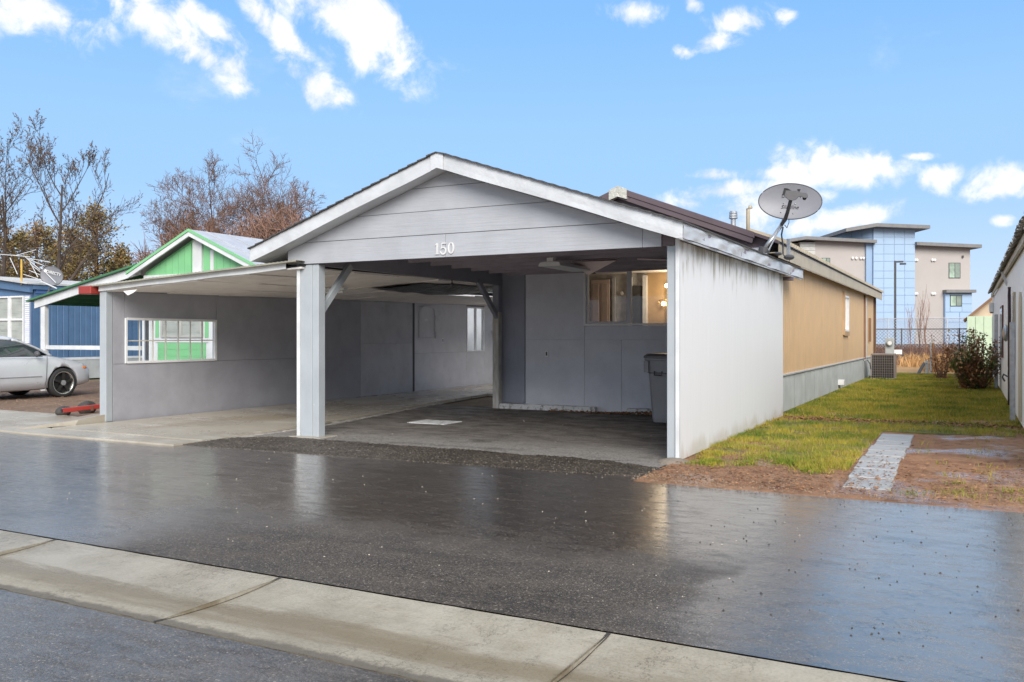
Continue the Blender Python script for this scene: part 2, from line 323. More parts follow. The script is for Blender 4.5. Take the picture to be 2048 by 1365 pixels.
m_strawg = earth('dry_lawn', [(.36,.20,.075), (.42,.26,.11), (.26,.15,.05), (.5,.36,.18)], 0)
m_berm = earth('brown_brush_soil', [(.10,.05,.03), (.14,.075,.045), (.06,.035,.022), (.22,.14,.09)], 0)

def grass_mat():
    m, g, b = base_nodes('grass_blades')
    P = g.n('ShaderNodeNewGeometry').outputs['Position']
    at = g.n('ShaderNodeAttribute', attribute_name='tone').outputs['Fac']
    n = g.step(g.noise(P, 1.3, 6, .7), .43, .58)
    c = g.mix(at, (.07,.14,.014), (.29,.295,.028)); c = g.mix(g.m('MULTIPLY', n, .75), c, (.42,.33,.04))
    c = g.mix(g.step(at, .9, .93), c, (.36,.25,.09))
    g.put(b.inputs['Base Color'], c); b.inputs['Roughness'].default_value = .55; b.inputs['Specular IOR Level'].default_value = .25
    return m
m_grass = grass_mat()

# ------------------------------------------------------------------ mesh and object helpers
WM = {}
def link(o, parent=None):
    COL.objects.link(o)
    if parent is not None: o.parent = parent
    return o
def tag(o, label=None, cat=None, group=None, kind=None):
    if label: o['label'] = label
    if cat: o['category'] = cat
    if group: o['group'] = group
    if kind: o['kind'] = kind
    return o
def thing(name, label, cat, loc=(0,0,0), rz=0, group=None, kind=None):
    o = bpy.data.objects.new(name, None); link(o); o.empty_display_size = .2
    o.location = loc; o.rotation_euler = (0, 0, rz)
    WM[o.name] = Matrix.Translation(loc) @ Matrix.Rotation(rz, 4, 'Z')
    return tag(o, label, cat, group, kind)
class MB:
    def __init__(s): s.v = []; s.f = []
    def add(s, vs, fs):
        b = len(s.v); s.v += [tuple(p) for p in vs]; s.f += [tuple(i+b for i in q) for q in fs]; return s
    def box(s, x0, x1, y0, y1, z0, z1):
        return s.add([(x0,y0,z0),(x1,y0,z0),(x1,y1,z0),(x0,y1,z0),(x0,y0,z1),(x1,y0,z1),(x1,y1,z1),(x0,y1,z1)],
            [(0,3,2,1),(4,5,6,7),(0,1,5,4),(1,2,6,5),(2,3,7,6),(3,0,4,7)])
    def prism(s, pts, a, b, axis='y'):
        """polygon given in the two other axes, extruded from a to b"""
        n = len(pts)
        def P(p, t): return {'x': (t, p[0], p[1]), 'y': (p[0], t, p[1]), 'z': (p[0], p[1], t)}[axis]
        s.add([P(p, a) for p in pts]+[P(p, b) for p in pts], [tuple(range(n))[::-1], tuple(range(n, 2*n))]+[(i, (i+1) % n, (i+1) % n+n, i+n) for i in range(n)])
        return s
    def beam(s, p, q, w_, h_, up=(0,0,1)):
        p = Vector(p); q = Vector(q); d = (q-p).normalized(); u = Vector(up)
        if abs(d.dot(u)) > .98: u = Vector((0,1,0))
        x = d.cross(u).normalized()*w_/2; y = x.cross(d).normalized()*h_/2
        vs = [c+sx*x+sy*y for c in (p, q) for sx, sy in ((-1,-1),(1,-1),(1,1),(-1,1))]
        return s.add(vs, [(0,1,2,3),(7,6,5,4),(0,4,5,1),(1,5,6,2),(2,6,7,3),(3,7,4,0)])
    def tube(s, pts, r, n=8, cap=True):
        pts = [Vector(p) for p in pts]; rs = r if isinstance(r, (list, tuple)) else [r]*len(pts)
        vs = []; fs = []; ref = Vector((.31,.22,.92))
        for i, p in enumerate(pts):
            d = (pts[min(i+1, len(pts)-1)]-pts[max(i-1, 0)])
            d = d.normalized() if d.length > 1e-9 else Vector((0,0,1))
            rf = ref if abs(d.dot(ref)) < .9 else Vector((1,0,0))
            a = d.cross(rf).normalized(); b = d.cross(a)
            vs += [p+(a*math.cos(t)+b*math.sin(t))*rs[i] for t in (2*math.pi*k/n for k in range(n))]
        for i in range(len(pts)-1):
            fs += [(i*n+k, i*n+(k+1) % n, (i+1)*n+(k+1) % n, (i+1)*n+k) for k in range(n)]
        if cap and n > 3: fs += [tuple(range(n))[::-1], tuple(range((len(pts)-1)*n, len(pts)*n))]
        return s.add(vs, fs)
    def cyl(s, p, q, r, n=20): return s.tube([p, q], r, n)
    def grid(s, fn, nu, nv):
        vs = [fn(i/nu, j/nv) for j in range(nv+1) for i in range(nu+1)]
        return s.add(vs, [(j*(nu+1)+i, j*(nu+1)+i+1, (j+1)*(nu+1)+i+1, (j+1)*(nu+1)+i) for j in range(nv) for i in range(nu)])
    def sphere(s, c, rx, ry=None, rz=None, n=14, m=9):
        ry = ry or rx; rz = rz or rx; c = Vector(c)
        return s.grid(lambda u, v: c+Vector((rx*math.cos(2*math.pi*u)*math.sin(math.pi*v), ry*math.sin(2*math.pi*u)*math.sin(math.pi*v), -rz*math.cos(math.pi*v))), n, m)
    def build(s, name, m, parent=None, kind=None, label=None, smooth=False, bev=0, frame=None, local=False):
        """frame: coordinates are given in the root thing's own frame when local=True, else in the world"""
        vs = [Vector(p) for p in s.v]
        lo = Vector([min(p[i] for p in vs) for i in range(3)]); hi = Vector([max(p[i] for p in vs) for i in range(3)])
        c = (lo+hi)/2
        if parent is None: c.z = lo.z
        if parent is not None:
            PM = WM[parent.name]
            if local:
                root = parent
                while root.parent: root = root.parent
                RM = WM[root.name]; vs = [RM @ p for p in vs]; c = RM @ c
            rot = PM.to_3x3()
        else: rot = Matrix.Identity(3); PM = Matrix.Identity(4)
        inv = rot.inverted()
        me = bpy.data.meshes.new(name); me.from_pydata([tuple(inv @ (p-c)) for p in vs], [], s.f)
        if bev:
            import bmesh
            bm = bmesh.new(); bm.from_mesh(me)
            bmesh.ops.bevel(bm, geom=[e for e in bm.edges if len(e.link_faces) == 2 and e.calc_face_angle(0) > .6], offset=bev, segments=1, affect='EDGES')
            bm.to_mesh(me); bm.free()
        if smooth:
            me.polygons.foreach_set('use_smooth', [True]*len(me.polygons))
        if m: me.materials.append(m)
        o = bpy.data.objects.new(name, me); link(o, parent)
        o.location = PM.inverted() @ c
        WM[o.name] = Matrix.Translation(c) @ rot.to_4x4()
        return tag(o, label, kind=kind)
def box(name, x0, x1, y0, y1, z0, z1, m, parent=None, bev=0, **k):
    return MB().box(x0, x1, y0, y1, z0, z1).build(name, m, parent, bev=bev, **k)
def again(o, parent, delta=None, loc=None, label=None):
    """a copy of a part that shares its mesh, moved by delta in the parent's frame"""
    c = o.copy(); COL.objects.link(c); c.parent = parent
    if delta is not None: c.location = o.location+Vector(delta)
    if loc is not None: c.location = loc
    WM[c.name] = (WM[parent.name] if parent else Matrix.Identity(4)) @ Matrix.Translation(c.location)
    if label: c['label'] = label
    return c
def text_mesh(name, body, size, depth, m, parent, mw, kind=None, shear=0):
    cu = bpy.data.curves.new(name, 'FONT'); cu.body = body; cu.size = size; cu.extrude = depth; cu.align_x = 'CENTER'; cu.align_y = 'CENTER'; cu.shear = shear
    tmp = bpy.data.objects.new('lettering_source', cu)
    COL.objects.link(tmp); bpy.context.view_layer.update()
    me = bpy.data.meshes.new_from_object(tmp.evaluated_get(bpy.context.evaluated_depsgraph_get()))
    bpy.data.objects.remove(tmp); me.materials.clear(); me.materials.append(m)
    o = bpy.data.objects.new(name, me); link(o, parent)
    o.matrix_local = WM[parent.name].inverted() @ mw
    WM[o.name] = mw
    return o
def fnoise(x, y, z=0): return noise.noise(Vector((x, y, z)))
# pixel (of the 2048-wide photograph) and distance -> point, used to read measurements off the picture
SN, CS = math.sin(YAW), math.cos(YAW)
def at(u, v, d):
    k = (u-1024)/1742
    return Vector((d*(-SN+k*CS), d*(CS+k*SN), 1.4-(v-672)*d/1742))

# ------------------------------------------------------------------ ground, road, gutter, slabs
def sheet(name, pts, z, m, thick=None):
    mb = MB()
    if thick: mb.prism(pts, z-thick, z, 'z')
    else: mb.add([(x, y, z) for x, y in pts], [tuple(range(len(pts)))])
    return mb.build(name, m, kind='structure')
sheet('ground', [(-900,-500),(900,-500),(900,1200),(-900,1200)], -.05, m_far)
# street asphalt on both sides of the gutter pan
sheet('road', [(-80,-60),(60,-60),(60,2.955),(-80,2.955)], -.004, m_asph_front)
def edge_noise(x, s=1): return .05*fnoise(x*1.3, 4*s)+.03*fnoise(x*5, 9*s)
pts = [(-80,3.865),(60,3.865)]+[(x, 7.95+edge_noise(x)+(.10 if x > -3 else 0)*fnoise(x*2,1)) for x in [60-i*.25 for i in range(0, 560)]]
m_ = MB(); xs = [-80+i*.25 for i in range(561)]; lipx = lambda x: .42 if -8.9 < x < -2.7 else 0
m_.v = [(x, 3.865, 0) for x in xs]+[(x, 7.98+edge_noise(x)+lipx(x), 0) for x in xs]; m_.f = [(i, i+1, i+562, i+561) for i in range(560)]
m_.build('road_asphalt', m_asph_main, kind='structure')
gut = thing('gutter_pan', None, None, (0, 3.4, 0), kind='structure')
gb = MB().box(-80, 60, 2.95, 3.87, -.09, -.03).build('gutter_base', mat('dark_joint_filler', (.04,.035,.03), .8), gut)
joints = [-1.5+2.03*k for k in range(-38, 30)]
def gutter_slab(x0, x1):
    # shallow dished pan, edges eased and a bit uneven
    mb = MB(); ny, nx = 10, 8
    def f(u, v):
        y = 2.965+.885*v; x = x0+(x1-x0)*u
        dish = -.022*math.sin(math.pi*v)
        e = -.006 if (u in (0,1) or v in (0,1)) else 0
        if v == 0: y += .018*fnoise(x*6+11, 2)
        if v == 1: y += .008*fnoise(x*4, 5)
        return (x, y, .004+dish+e+.0015*fnoise(x*3, y*3))
    mb.grid(f, nx*3, ny)
    xa, xb = x0, x1
    mb.add([f(0,0), f(1,0), (xb,2.965,-.05), (xa,2.965,-.05)], [(0,3,2,1)])
    mb.add([f(0,0), f(0,1), (xa,3.85,-.05), (xa,2.965,-.05)], [(0,1,2,3)])
    mb.add([f(1,0), f(1,1), (xb,3.85,-.05), (xb,2.965,-.05)], [(0,3,2,1)])
    mb.add([f(0,1), f(1,1), (xb,3.85,-.05), (xa,3.85,-.05)], [(0,1,2,3)])
    return mb
def gutter_concrete():
    m, g, b = base_nodes('gutter_concrete')
    P = g.n('ShaderNodeNewGeometry').outputs['Position']; px, py, pz = g.xyz(P)
    n1 = g.noise(P, 1.3, 6, .65); n2 = g.noise(g.mapv(P, sc=(.5,3,1)), 2.4, 6, .65); n3 = g.noise(P, 70, 4, .7)
    c = g.mix(g.step(n1, .3, .7), (.30,.26,.19), (.40,.355,.27))
    c = g.mix(g.m('MULTIPLY', g.step(n3, .42, .66), .5), c, (.19,.165,.12))
    c = g.mix(g.m('MULTIPLY', g.step(g.noise(g.mapv(P, sc=(.25,2,1)), 12, 5, .7), .56, .70), .45), c, (.17,.14,.095))
    c = g.mix(g.m('MULTIPLY', g.step(g.m('ADD', py, g.m('MULTIPLY', g.m('SUBTRACT', g.noise(P, 9, 5, .7), .5), .14)), 3.055, 3.0), .8), c, (.09,.075,.055))
    c = g.mix(g.m('MULTIPLY', g.step(g.m('ABSOLUTE', g.m('SUBTRACT', g.noise(g.mapv(P, sc=(1,.6,1)), .8, 9, .72), .5)), .004, .0015), .6), c, (.07,.055,.04))
    # silt line along the flow of the pan
    fl = g.m('ADD', py, g.m('MULTIPLY', g.m('SUBTRACT', n2, .5), .42))
    line = g.m('MULTIPLY', g.step(fl, 3.10, 3.25), g.step(fl, 3.50, 3.32))
    c = g.mix(g.m('MULTIPLY', line, .65), c, (.16,.115,.055))
    c = g.mix(g.m('MULTIPLY', g.step(g.m('ADD', fl, g.m('MULTIPLY', n3, .06)), 3.43, 3.48), g.m('MULTIPLY', g.step(n1, .4, .6), .5)), c, (.43,.39,.31))
    c = g.mix(g.m('MULTIPLY', g.step(g.noise(P, 28, 5, .7), .66, .72), .7), c, (.10,.075,.05))
    g.put(b.inputs['Base Color'], c)
    wt_ = g.m('MULTIPLY', g.step(g.m('ADD', px, g.m('MULTIPLY', g.m('SUBTRACT', n2, .5), 3.)), -2.2, -3.4), g.step(fl, 3.1, 3.4))
    g.put(b.inputs['Roughness'], g.m('SUBTRACT', .66, g.m('MULTIPLY', wt_, .46)))
    bn = g.n('ShaderNodeBump'); bn.inputs['Distance'].default_value = .006; bn.inputs['Strength'].default_value = .8
    g.put(bn.inputs['Height'], g.m('ADD', g.noise(P, 130, 4, .7), g.m('MULTIPLY', g.noise(g.mapv(P, sc=(3,1,1)), 8, 4, .6), 1.2))); g.put(b.inputs['Normal'], bn.outputs[0])
    return m
m_gc = gutter_concrete()
for i in range(len(joints)-1):
    if -14 < joints[i] < 6: gutter_slab(joints[i]+.006, joints[i+1]-.006).build('slab', m_gc, gut)
m_jt = mat('dark_joint_filler', (0,0,0))
for j in joints:
    if -14.1 < j < 6.1: MB().grid(lambda u, v: (j-.011+.022*u+.004*fnoise(v*9, j), 2.965+.885*v, .0005-.022*math.sin(math.pi*v)), 1, 14).build('joint', m_jt, gut)
gutter_slab(joints[0], [j for j in joints if j <= -14][-1]).build('slab', m_gc, gut)
gutter_slab([j for j in joints if j >= 6][0], joints[-1]).build('slab', m_gc, gut)

# carport floor and its coarse asphalt lip
sheet('carport_floor', [(-8.97,8.9),(-2.9,8.9),(-2.9,15.0),(-9.72,15.0),(-9.06,10.7)], .004, m_asph_floor)
lip = MB()
def lipf(u, v):
    x = -9.0+6.2*u
    y0 = 7.93+.0*u+.06*fnoise(x*1.2, 3)+.30*max(0, (x+8)/5.2); y1 = 9.02+.10*fnoise(x*1.6, 7)-.12*max(0, (x+5)/2.2)+.08*fnoise(x*5, 1)
    if x < -8.2: y1 = y0+(y1-y0)*(1-.25*(-8.2-x)/.8)
    y = y0+(y1-y0)*v
    h = (.036*min(1, v*2.2)-.010*max(0, v-.7)/.3)*min(1, u*10)*min(1, (1-u)*8)
    z = .006+h+.011*fnoise(x*26, y*26)+.006*fnoise(x*60, y*60)
    if v in (0, 1) or u in (0, 1): z = -.01
    return (x, y, z)
lip.grid(lipf, 330, 56); lip.build('asphalt_lip', m_asph_lip, kind='structure')
# concrete driveway under the lean-to, cast with a paler strip at the street
m_slabt = mat('smooth_damp_slab', (.40,.36,.29), .28, var=.10, vs=.7, world=True, layers=[((.27,.21,.13), .8, (1,.5,1), .50, .66, .6), ((.60,.57,.50), 1.2, (.5,1,1), .52, .7, .6), ((.20,.18,.15), 2.5, (.3,1.6,1), .66, .72, .7)], bump=.25, bs=60, spec=.5)
sheet('driveway_slab', [(-12.1,8.32),(-8.93,8.26),(-9.05,10.7),(-9.80,15.4),(-10.1,18.0),(-8.3,18.0),(-8.3,24),(-12.1,24)], .03, m_slabt, .06)
sheet('driveway_strip', [(-13.4,7.86),(-11.8,7.78),(-8.94,7.80),(-8.925,8.25),(-12.1,8.31),(-12.3,8.36)], .022, m_slabt, .05)
sheet('side_walk_slab', [(-17.5,8.2),(-13.45,7.88),(-12.32,8.38),(-13.1,9.6),(-14.3,9.88),(-17.5,9.95)], .026, m_slabt, .05)
# damaged pale edge between slab and asphalt
eb = MB()
eb.grid(lambda u, v: (-8.95-.85*max(0, (u-.32)/.68)*1.0+v*.16+.05*fnoise(u*40, v*2), 8.3+7.1*u, .012+.012*fnoise(u*60, v*9) if 0 < v < 1 else -.006), 140, 6)
eb.build('slab_edge_mortar', mat('crumbled_mortar', (.30,.28,.25), .8, var=.4, vs=8, world=True, bump=1, bs=60), kind='structure')

# soil in front of and beside the carport
def soil_z(x, y): return .012+.018*fnoise(x*1.1, y*1.1)+.010*fnoise(x*6, y*6)+.006*fnoise(x*19, y*19)
so = MB()
def soilf(u, v):
    x = -2.86+9*u*u*.999+ .0; y = 7.93+edge_noise(x)+8.6*v
    z = soil_z(x, y)
    if v == 0: z = -.012
    elif v < .05: z *= v/.05
    if -1.2 < x < -.50 and 8.4 < y < 13.7: z = min(z, .012) if y > 9.7 else min(z, .02)
    return (x, y, z)
so.grid(soilf, 240, 230); so.build('bare_soil', m_dirt, kind='structure', smooth=True)
# strip of soil left of the right-hand post, feathering over the asphalt
sheet('lawn', [(-3.02,15.2),(.74,15.2),(.74,36),(-12,36),(-12,34.4),(-3.02,34.4)], .012, m_lawn)
ln2 = MB(); ln2.grid(lambda u, v: (-2.86+(1.73 if v < .70 else 3.5)*u, 9.95+5.4*v, .020+.012*fnoise(u*4, v*9) if 0 < v < 1 and 0 < u < 1 else -.01), 50, 60)
ln2.build('lawn_front', m_lawn, kind='structure', smooth=True)
sheet('dry_lawn', [(-14,36),(8,36),(8,47),(-14,47)], .012, m_strawg)
bm_ = MB(); bm_.grid(lambda u, v: (-30+50*u, 47+20*v, .012+.5*min(1, v*1.5)+.10*fnoise(u*30, v*7)*(1 if v > 0 else 0)), 100, 16)
bm_.add([(-30,67,.5),(20,67,.5),(20,110,.5),(-30,110,.5)], [(0,1,2,3)])
bm_.build('brush_bank', m_berm, kind='structure')
dl = MB(); dl.grid(lambda u, v: (-34+21.86*u, 8.6+9*v+0*u, .012+.012*fnoise(u*30, v*14)), 160, 90)
dl.build('dirt_driveway', m_dirtl, kind='structure')
nd = MB().box(.62, 6, 8.02, 12.6, -.02, .035).build('neighbour_driveway', m_slabt, kind='structure', bev=.008)

# ------------------------------------------------------------------ carport
cp = thing('carport', 'open front gabled carport with a grey horizontal board gable and white right side wall', 'carport', (-5.8, 9.35, 0))
AX, AZ, SL = -5.8, 3.66, .338                      # ridge x, top z at the front, roof slope
def rz_(x): return AZ-SL*abs(x-AX)
# posts
pf = MB().box(-8.22, -8.02, 9.355, 9.50, .0, 2.385).build('post', m_post, cp, bev=.006)
MB().box(-8.018, -7.905, 9.36, 9.50, .0, 2.385).build('post', m_post, cp, bev=.006)
MB().box(-8.275, -8.222, 9.335, 9.47, .0, 2.385).build('corner_trim', m_white, cp, bev=.004)
MB().box(-8.34, -7.78, 9.24, 9.62, -.01, .014).build('footing', m_conc, cp, bev=.008)
MB().box(-8.14, -8.01, 14.72, 14.86, .0, 1.86).build('post', mat('worn_tan_post', (.42,.39,.34), .7, layers=[((.55,.55,.55), 8, (2,2,.4), .45, .6, .7)]), cp, bev=.005)
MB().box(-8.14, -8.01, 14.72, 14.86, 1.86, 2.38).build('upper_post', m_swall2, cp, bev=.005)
MB().box(-2.968, -2.862, 9.37, 9.50, .03, 2.40).build('post', m_post, cp, bev=.005)
MB().box(-2.866, -2.822, 9.345, 9.395, .03, 2.47).build('corner_trim', m_white, cp, bev=.004)
rf = MB(); rf.sphere((-2.86, 9.30, -.01), .20, .15, .07, 14, 8); rf.build('footing', mat('rough_stone', (.20,.165,.13), .8, bump=1, bs=30), cp)
# girders along both sides
m_gird = mat('slate_painted_girder', (.24,.245,.28), .6, var=.08, layers=[((.17,.17,.19), 8, (3,.3,3), .55, .75, .4)], bump=.4, bs=40, bst=(1,.1,1))
MB().box(-8.13, -8.05, 9.52, 14.99, 2.385, 2.655).build('girder', m_gird, cp, bev=.004)
MB().box(-3.02, -2.87, 9.352, 14.99, 2.405, 2.60).build('girder', m_brown, cp, bev=.004)
# braces
MB().beam((-8.0,9.44,1.66), (-8.0,10.17,2.42), .07, .10).build('brace', m_post, cp, bev=.004)
MB().beam((-8.06,14.80,1.72), (-8.06,14.02,2.42), .07, .10).build('brace', m_gird, cp, bev=.004)
# front boards, each with its own edges
def under(x): return rz_(x)-.19
def gable_board(z0, z1, xa, xb, y=9.35, th=.018, name='siding_board'):
    """part of a horizontal board that fits under the sloping roof"""
    pts = [(xa, z0), (xb, z0), (xb, z1), (xa, z1)]
    for sg in (1, -1):                    # clip by z <= 3.47 - SL*sg*(x-AX)
        out = []; f = lambda p: 3.47-SL*sg*(p[0]-AX)-p[1]
        for i in range(len(pts)):
            p, q = pts[i], pts[(i+1) % len(pts)]
            if f(p) >= 0: out.append(p)
            if (f(p) > 0) != (f(q) > 0) and abs(f(p)-f(q)) > 1e-9:
                t = f(p)/(f(p)-f(q)); out.append((p[0]+(q[0]-p[0])*t, p[1]+(q[1]-p[1])*t))
        pts = out
    return MB().prism(pts, y-th, y, 'y').build(name, m_board, cp, bev=.0025)
gable_board(2.392, 2.683, -8.43, -5.842, y=9.35, name='header_board')
gable_board(2.392, 2.683, -5.838, -3.242, y=9.35, name='header_board')
gable_board(2.392, 2.683, -3.238, -3.022, y=9.35, name='header_board')
gable_board(2.688, 2.985, -9, -7.905, y=9.342)
gable_board(2.688, 2.985, -7.901, -3.2, y=9.342)
gable_board(2.990, 3.285, -9, -2, y=9.342)
gable_board(3.290, 3.47, -9, -2, y=9.342)
MB().prism([(-8.42,2.40),(-3.05,2.40),(-3.05,2.53),(AX,3.46),(-8.42,2.57)], 9.353, 9.44, 'y').build('header_back', m_plum, cp)
# rake fascia in wrapped metal, slightly wavy, plus eave fascia running back along the right side
def rake(x0, x1, y=9.08):
    mb = MB(); n = 26
    def f(u, v):
        x = x0+(x1-x0)*u; zt = rz_(x)
        return (x, y+.006*fnoise(x*2.3, v*2)+.004*math.sin(x*3.1), zt-.185*v-(.006*math.sin(u*9) if v == 1 else 0))
    mb.grid(f, n, 3)
    mb.grid(lambda u, v: (x0+(x1-x0)*u, y+.03*v, rz_(x0+(x1-x0)*u)-.185-.006*math.sin(u*9)*(1-v)), n, 1)
    mb.grid(lambda u, v: (x0+(x1-x0)*u, y-.008+.04*v, rz_(x0+(x1-x0)*u)+.004), n, 1)
    return mb.build('rake_fascia', m_wrap, cp, smooth=False)
rake(-8.88, AX); rake(AX, -2.70)
MB().prism([(AX-.09, rz_(AX-.09)-.19),(AX, AZ-.19),(AX+.09, rz_(AX-.09)-.19),(AX+.09, rz_(AX-.09)),(AX, AZ+.003),(AX-.09, rz_(AX-.09))], 9.066, 9.078, 'y').build('ridge_cap_plate', m_wrap, cp)
ef = MB()
def eavef(u, v):
    y = 9.07+7.60*u
    wr = .016*math.sin(y*5+v*3)*math.sin(y*1.7)+.012*fnoise(y*4, v*3) if v > 0 else 0
    return (-2.695+wr, y, rz_(-2.70)+.002-.165*v-.012*fnoise(y*2, 5)*v)
ef.grid(eavef, 110, 6)
ef.grid(lambda u, v: (-2.70-.09*v, 9.07+7.6*u, rz_(-2.70)-.165-.012*fnoise((9.07+7.6*u)*2, 5)*(1-v)), 110, 1)
ef.grid(lambda u, v: (-2.70-.09*v, 16.67, rz_(-2.7)-.165*u), 1, 1)
ef.build('eave_fascia', m_wrap, cp, smooth=True)
MB().box(-8.90, -8.88, 9.08, 15, rz_(-8.9)-.17, rz_(-8.9)).build('eave_fascia', m_wrap, cp)
# soffit, roof decks, shingle layer
def slope_slab(xa, xb, ya, yb, dz0, dz1):
    return MB().prism([(xa, rz_(xa)+dz0), (xb, rz_(xb)+dz0), (xb, rz_(xb)+dz1), (xa, rz_(xa)+dz1)], ya, yb, 'y')
slope_slab(-8.87, AX, 9.11, 9.34, -.186, -.17).build('soffit', m_trim, cp)
slope_slab(AX, -2.71, 9.11, 9.34, -.186, -.17).build('soffit', m_trim, cp)
slope_slab(-2.86, -2.71, 9.34, 16.6, -.19, -.17).build('soffit', m_trim, cp)
slope_slab(-8.87, -8.45, 9.34, 15, -.19, -.17).build('soffit', m_trim, cp)
slope_slab(-8.88, AX, 9.10, 14.84, -.165, -.01).build('roof_deck', m_plum, cp)
slope_slab(AX, -3.02, 9.10, 14.84, -.165, -.01).build('roof_deck', m_plum, cp)
slope_slab(-3.02, -2.71, 9.10, 16.66, -.165, -.01).build('roof_deck', m_plum, cp)
def shingles(xa, xb, n, yb):
    mb = MB()
    for i in range(n):                      # courses from eave to ridge, each lapping the one below
        a = xa+(xb-xa)*i/n; b = xa+(xb-xa)*(i+1)/n
        e = .010*(random.random()-.3)
        mb.add([(a, 9.045+e, rz_(a)+.020), (b, 9.045+e, rz_(b)+.006), (b, yb, rz_(b)+.006), (a, yb, rz_(a)+.020), (a, 9.045+e, rz_(a)+.0), (b, 9.045+e, rz_(b)-.006), (b, yb, rz_(b)-.006), (a, yb, rz_(a)+.0)],
            [(0,1,2,3),(4,7,6,5),(0,4,5,1),(1,5,6,2),(2,6,7,3),(3,7,4,0)])
    return mb.build('shingle_courses', m_shingle, cp, kind='stuff')
shingles(-8.91, AX, 22, 14.84); shingles(-3.05, AX, 19, 14.84); shingles(-2.675, -3.04, 3, 16.68)
# flat ceiling and the joists under it
MB().box(-8.05, -2.88, 9.45, 14.97, 2.675, 2.69).build('ceiling', m_plum, cp)
j0 = MB().box(-7.72, -2.9, 9.95, 9.99, 2.535, 2.672).build('joist', m_plum, cp)
for k in range(1, 8): again(j0, cp, (0, .645*k, 0))
MB().box(-8.0, -3.0, 14.93, 14.965, 2.60, 2.674).build('ledger', m_plum, cp)
# right side wall: grooved sheets, mildew under the eave
def side_white():
    m, g, b = base_nodes('white_side_sheet')
    P = g.n('ShaderNodeNewGeometry').outputs['Position']; px, py, pz = g.xyz(P)
    n = g.noise(g.mapv(P, sc=(1,1,.5)), 3.0, 6, .6); st = g.noise(g.mapv(P, sc=(1,3,.16)), 5, 5, .6)
    c = g.mix(g.step(st, .2, .85), (.73,.73,.725), (.765,.765,.76))
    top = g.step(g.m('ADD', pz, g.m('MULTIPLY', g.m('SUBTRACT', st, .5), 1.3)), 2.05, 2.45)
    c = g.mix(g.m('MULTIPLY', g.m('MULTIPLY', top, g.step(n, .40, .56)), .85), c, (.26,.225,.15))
    low = g.step(g.m('ADD', pz, g.m('MULTIPLY', g.m('SUBTRACT', n, .5), .5)), .22, .02)
    c = g.mix(g.m('MULTIPLY', low, .5), c, (.46,.40,.30))
    g.put(b.inputs['Base Color'], c); b.inputs['Roughness'].default_value = .5
    bn = g.n('ShaderNodeBump'); bn.inputs['Distance'].default_value = .006; bn.inputs['Strength'].default_value = .35
    g.put(bn.inputs['Height'], g.noise(g.mapv(P, sc=(1,1,.7)), 22, 6, .65)); g.put(b.inputs['Normal'], bn.outputs[0])
    return m
m_side = side_white()
MB().box(-2.90, -2.86, 9.51, 15.5, .0, 2.46).build('wall_core', m_trim, cp)
ys = [9.40, 10.62, 11.84, 13.06, 14.28, 15.52]
for a, b in zip(ys, ys[1:]):
    mb = MB(); pts = []
    n = 1; w0 = (b-a-.004)/n
    for i in range(n):
        y0 = a+.002+w0*i
        pts += [(y0, -2.842), (y0+w0, -2.842)]
    poly = [(-2.842, a+.001), (-2.842, b-.001), (-2.857, b-.001), (-2.857, a+.001)]
    mb.prism(poly, .015, 2.455, 'z'); mb.build('wall_sheet', m_side, cp)
MB().box(-2.95, -2.70, 15.53, 15.72, 2.36, 2.42).build('beam_end', m_brown, cp)
# house number
m_num = mat('white_enamel_numeral', (.62,.61,.60), .4)
def stroke(pts, ws, y0=9.318, y1=9.332):
    mb = MB(); n = len(pts)
    L = []; Rr = []
    for i, (x, z) in enumerate(pts):
        a = pts[max(i-1, 0)]; b = pts[min(i+1, n-1)]
        d = Vector((b[0]-a[0], b[1]-a[1])).normalized(); nx, nz = -d.y, d.x
        w_ = ws[i]/2 if isinstance(ws, list) else ws/2
        L.append((x+nx*w_, z+nz*w_)); Rr.append((x-nx*w_, z-nz*w_))
    for i in range(n-1):
        mb.prism([Rr[i], Rr[i+1], L[i+1], L[i]], y0, y1, 'y')
    return mb
def numeral(parts):
    mb = MB()
    for p in parts: mb.v, mb.f = mb.v, mb.f; b = len(mb.v); mb.v += p.v; mb.f += [tuple(i+b for i in q) for q in p.f]
    return mb.build('numeral', m_num, cp)
nx0, nz0 = -5.955, 2.43
numeral([stroke([(nx0, nz0), (nx0, nz0+.14)], .022), stroke([(nx0-.032, nz0+.004), (nx0+.032, nz0+.004)], .009, 9.3175, 9.3315), stroke([(nx0-.03, nz0+.115), (nx0-.004, nz0+.136)], .010, 9.3172, 9.3312)])
cx = nx0+.095
arc = [(cx-.006+.040*math.cos(t), nz0+.042+.042*math.sin(t)) for t in [R(a) for a in range(145, -200, -23)]]
numeral([stroke([(cx-.026, nz0+.136), (cx+.036, nz0+.136)], .014), stroke([(cx-.026, nz0+.136), (cx-.032, nz0+.072)], .009, 9.3175, 9.3315), stroke(arc, [.008+.013*abs(math.cos(i/len(arc)*3.1-1.6)) for i in range(len(arc))], 9.3172, 9.3312)])
cx = nx0+.205
el_ = [(cx+.036*math.cos(2*math.pi*k/24), nz0+.07+.066*math.sin(2*math.pi*k/24)) for k in range(25)]
numeral([stroke(el_, [.008+.014*abs(math.cos(2*math.pi*k/24)) for k in range(25)])])

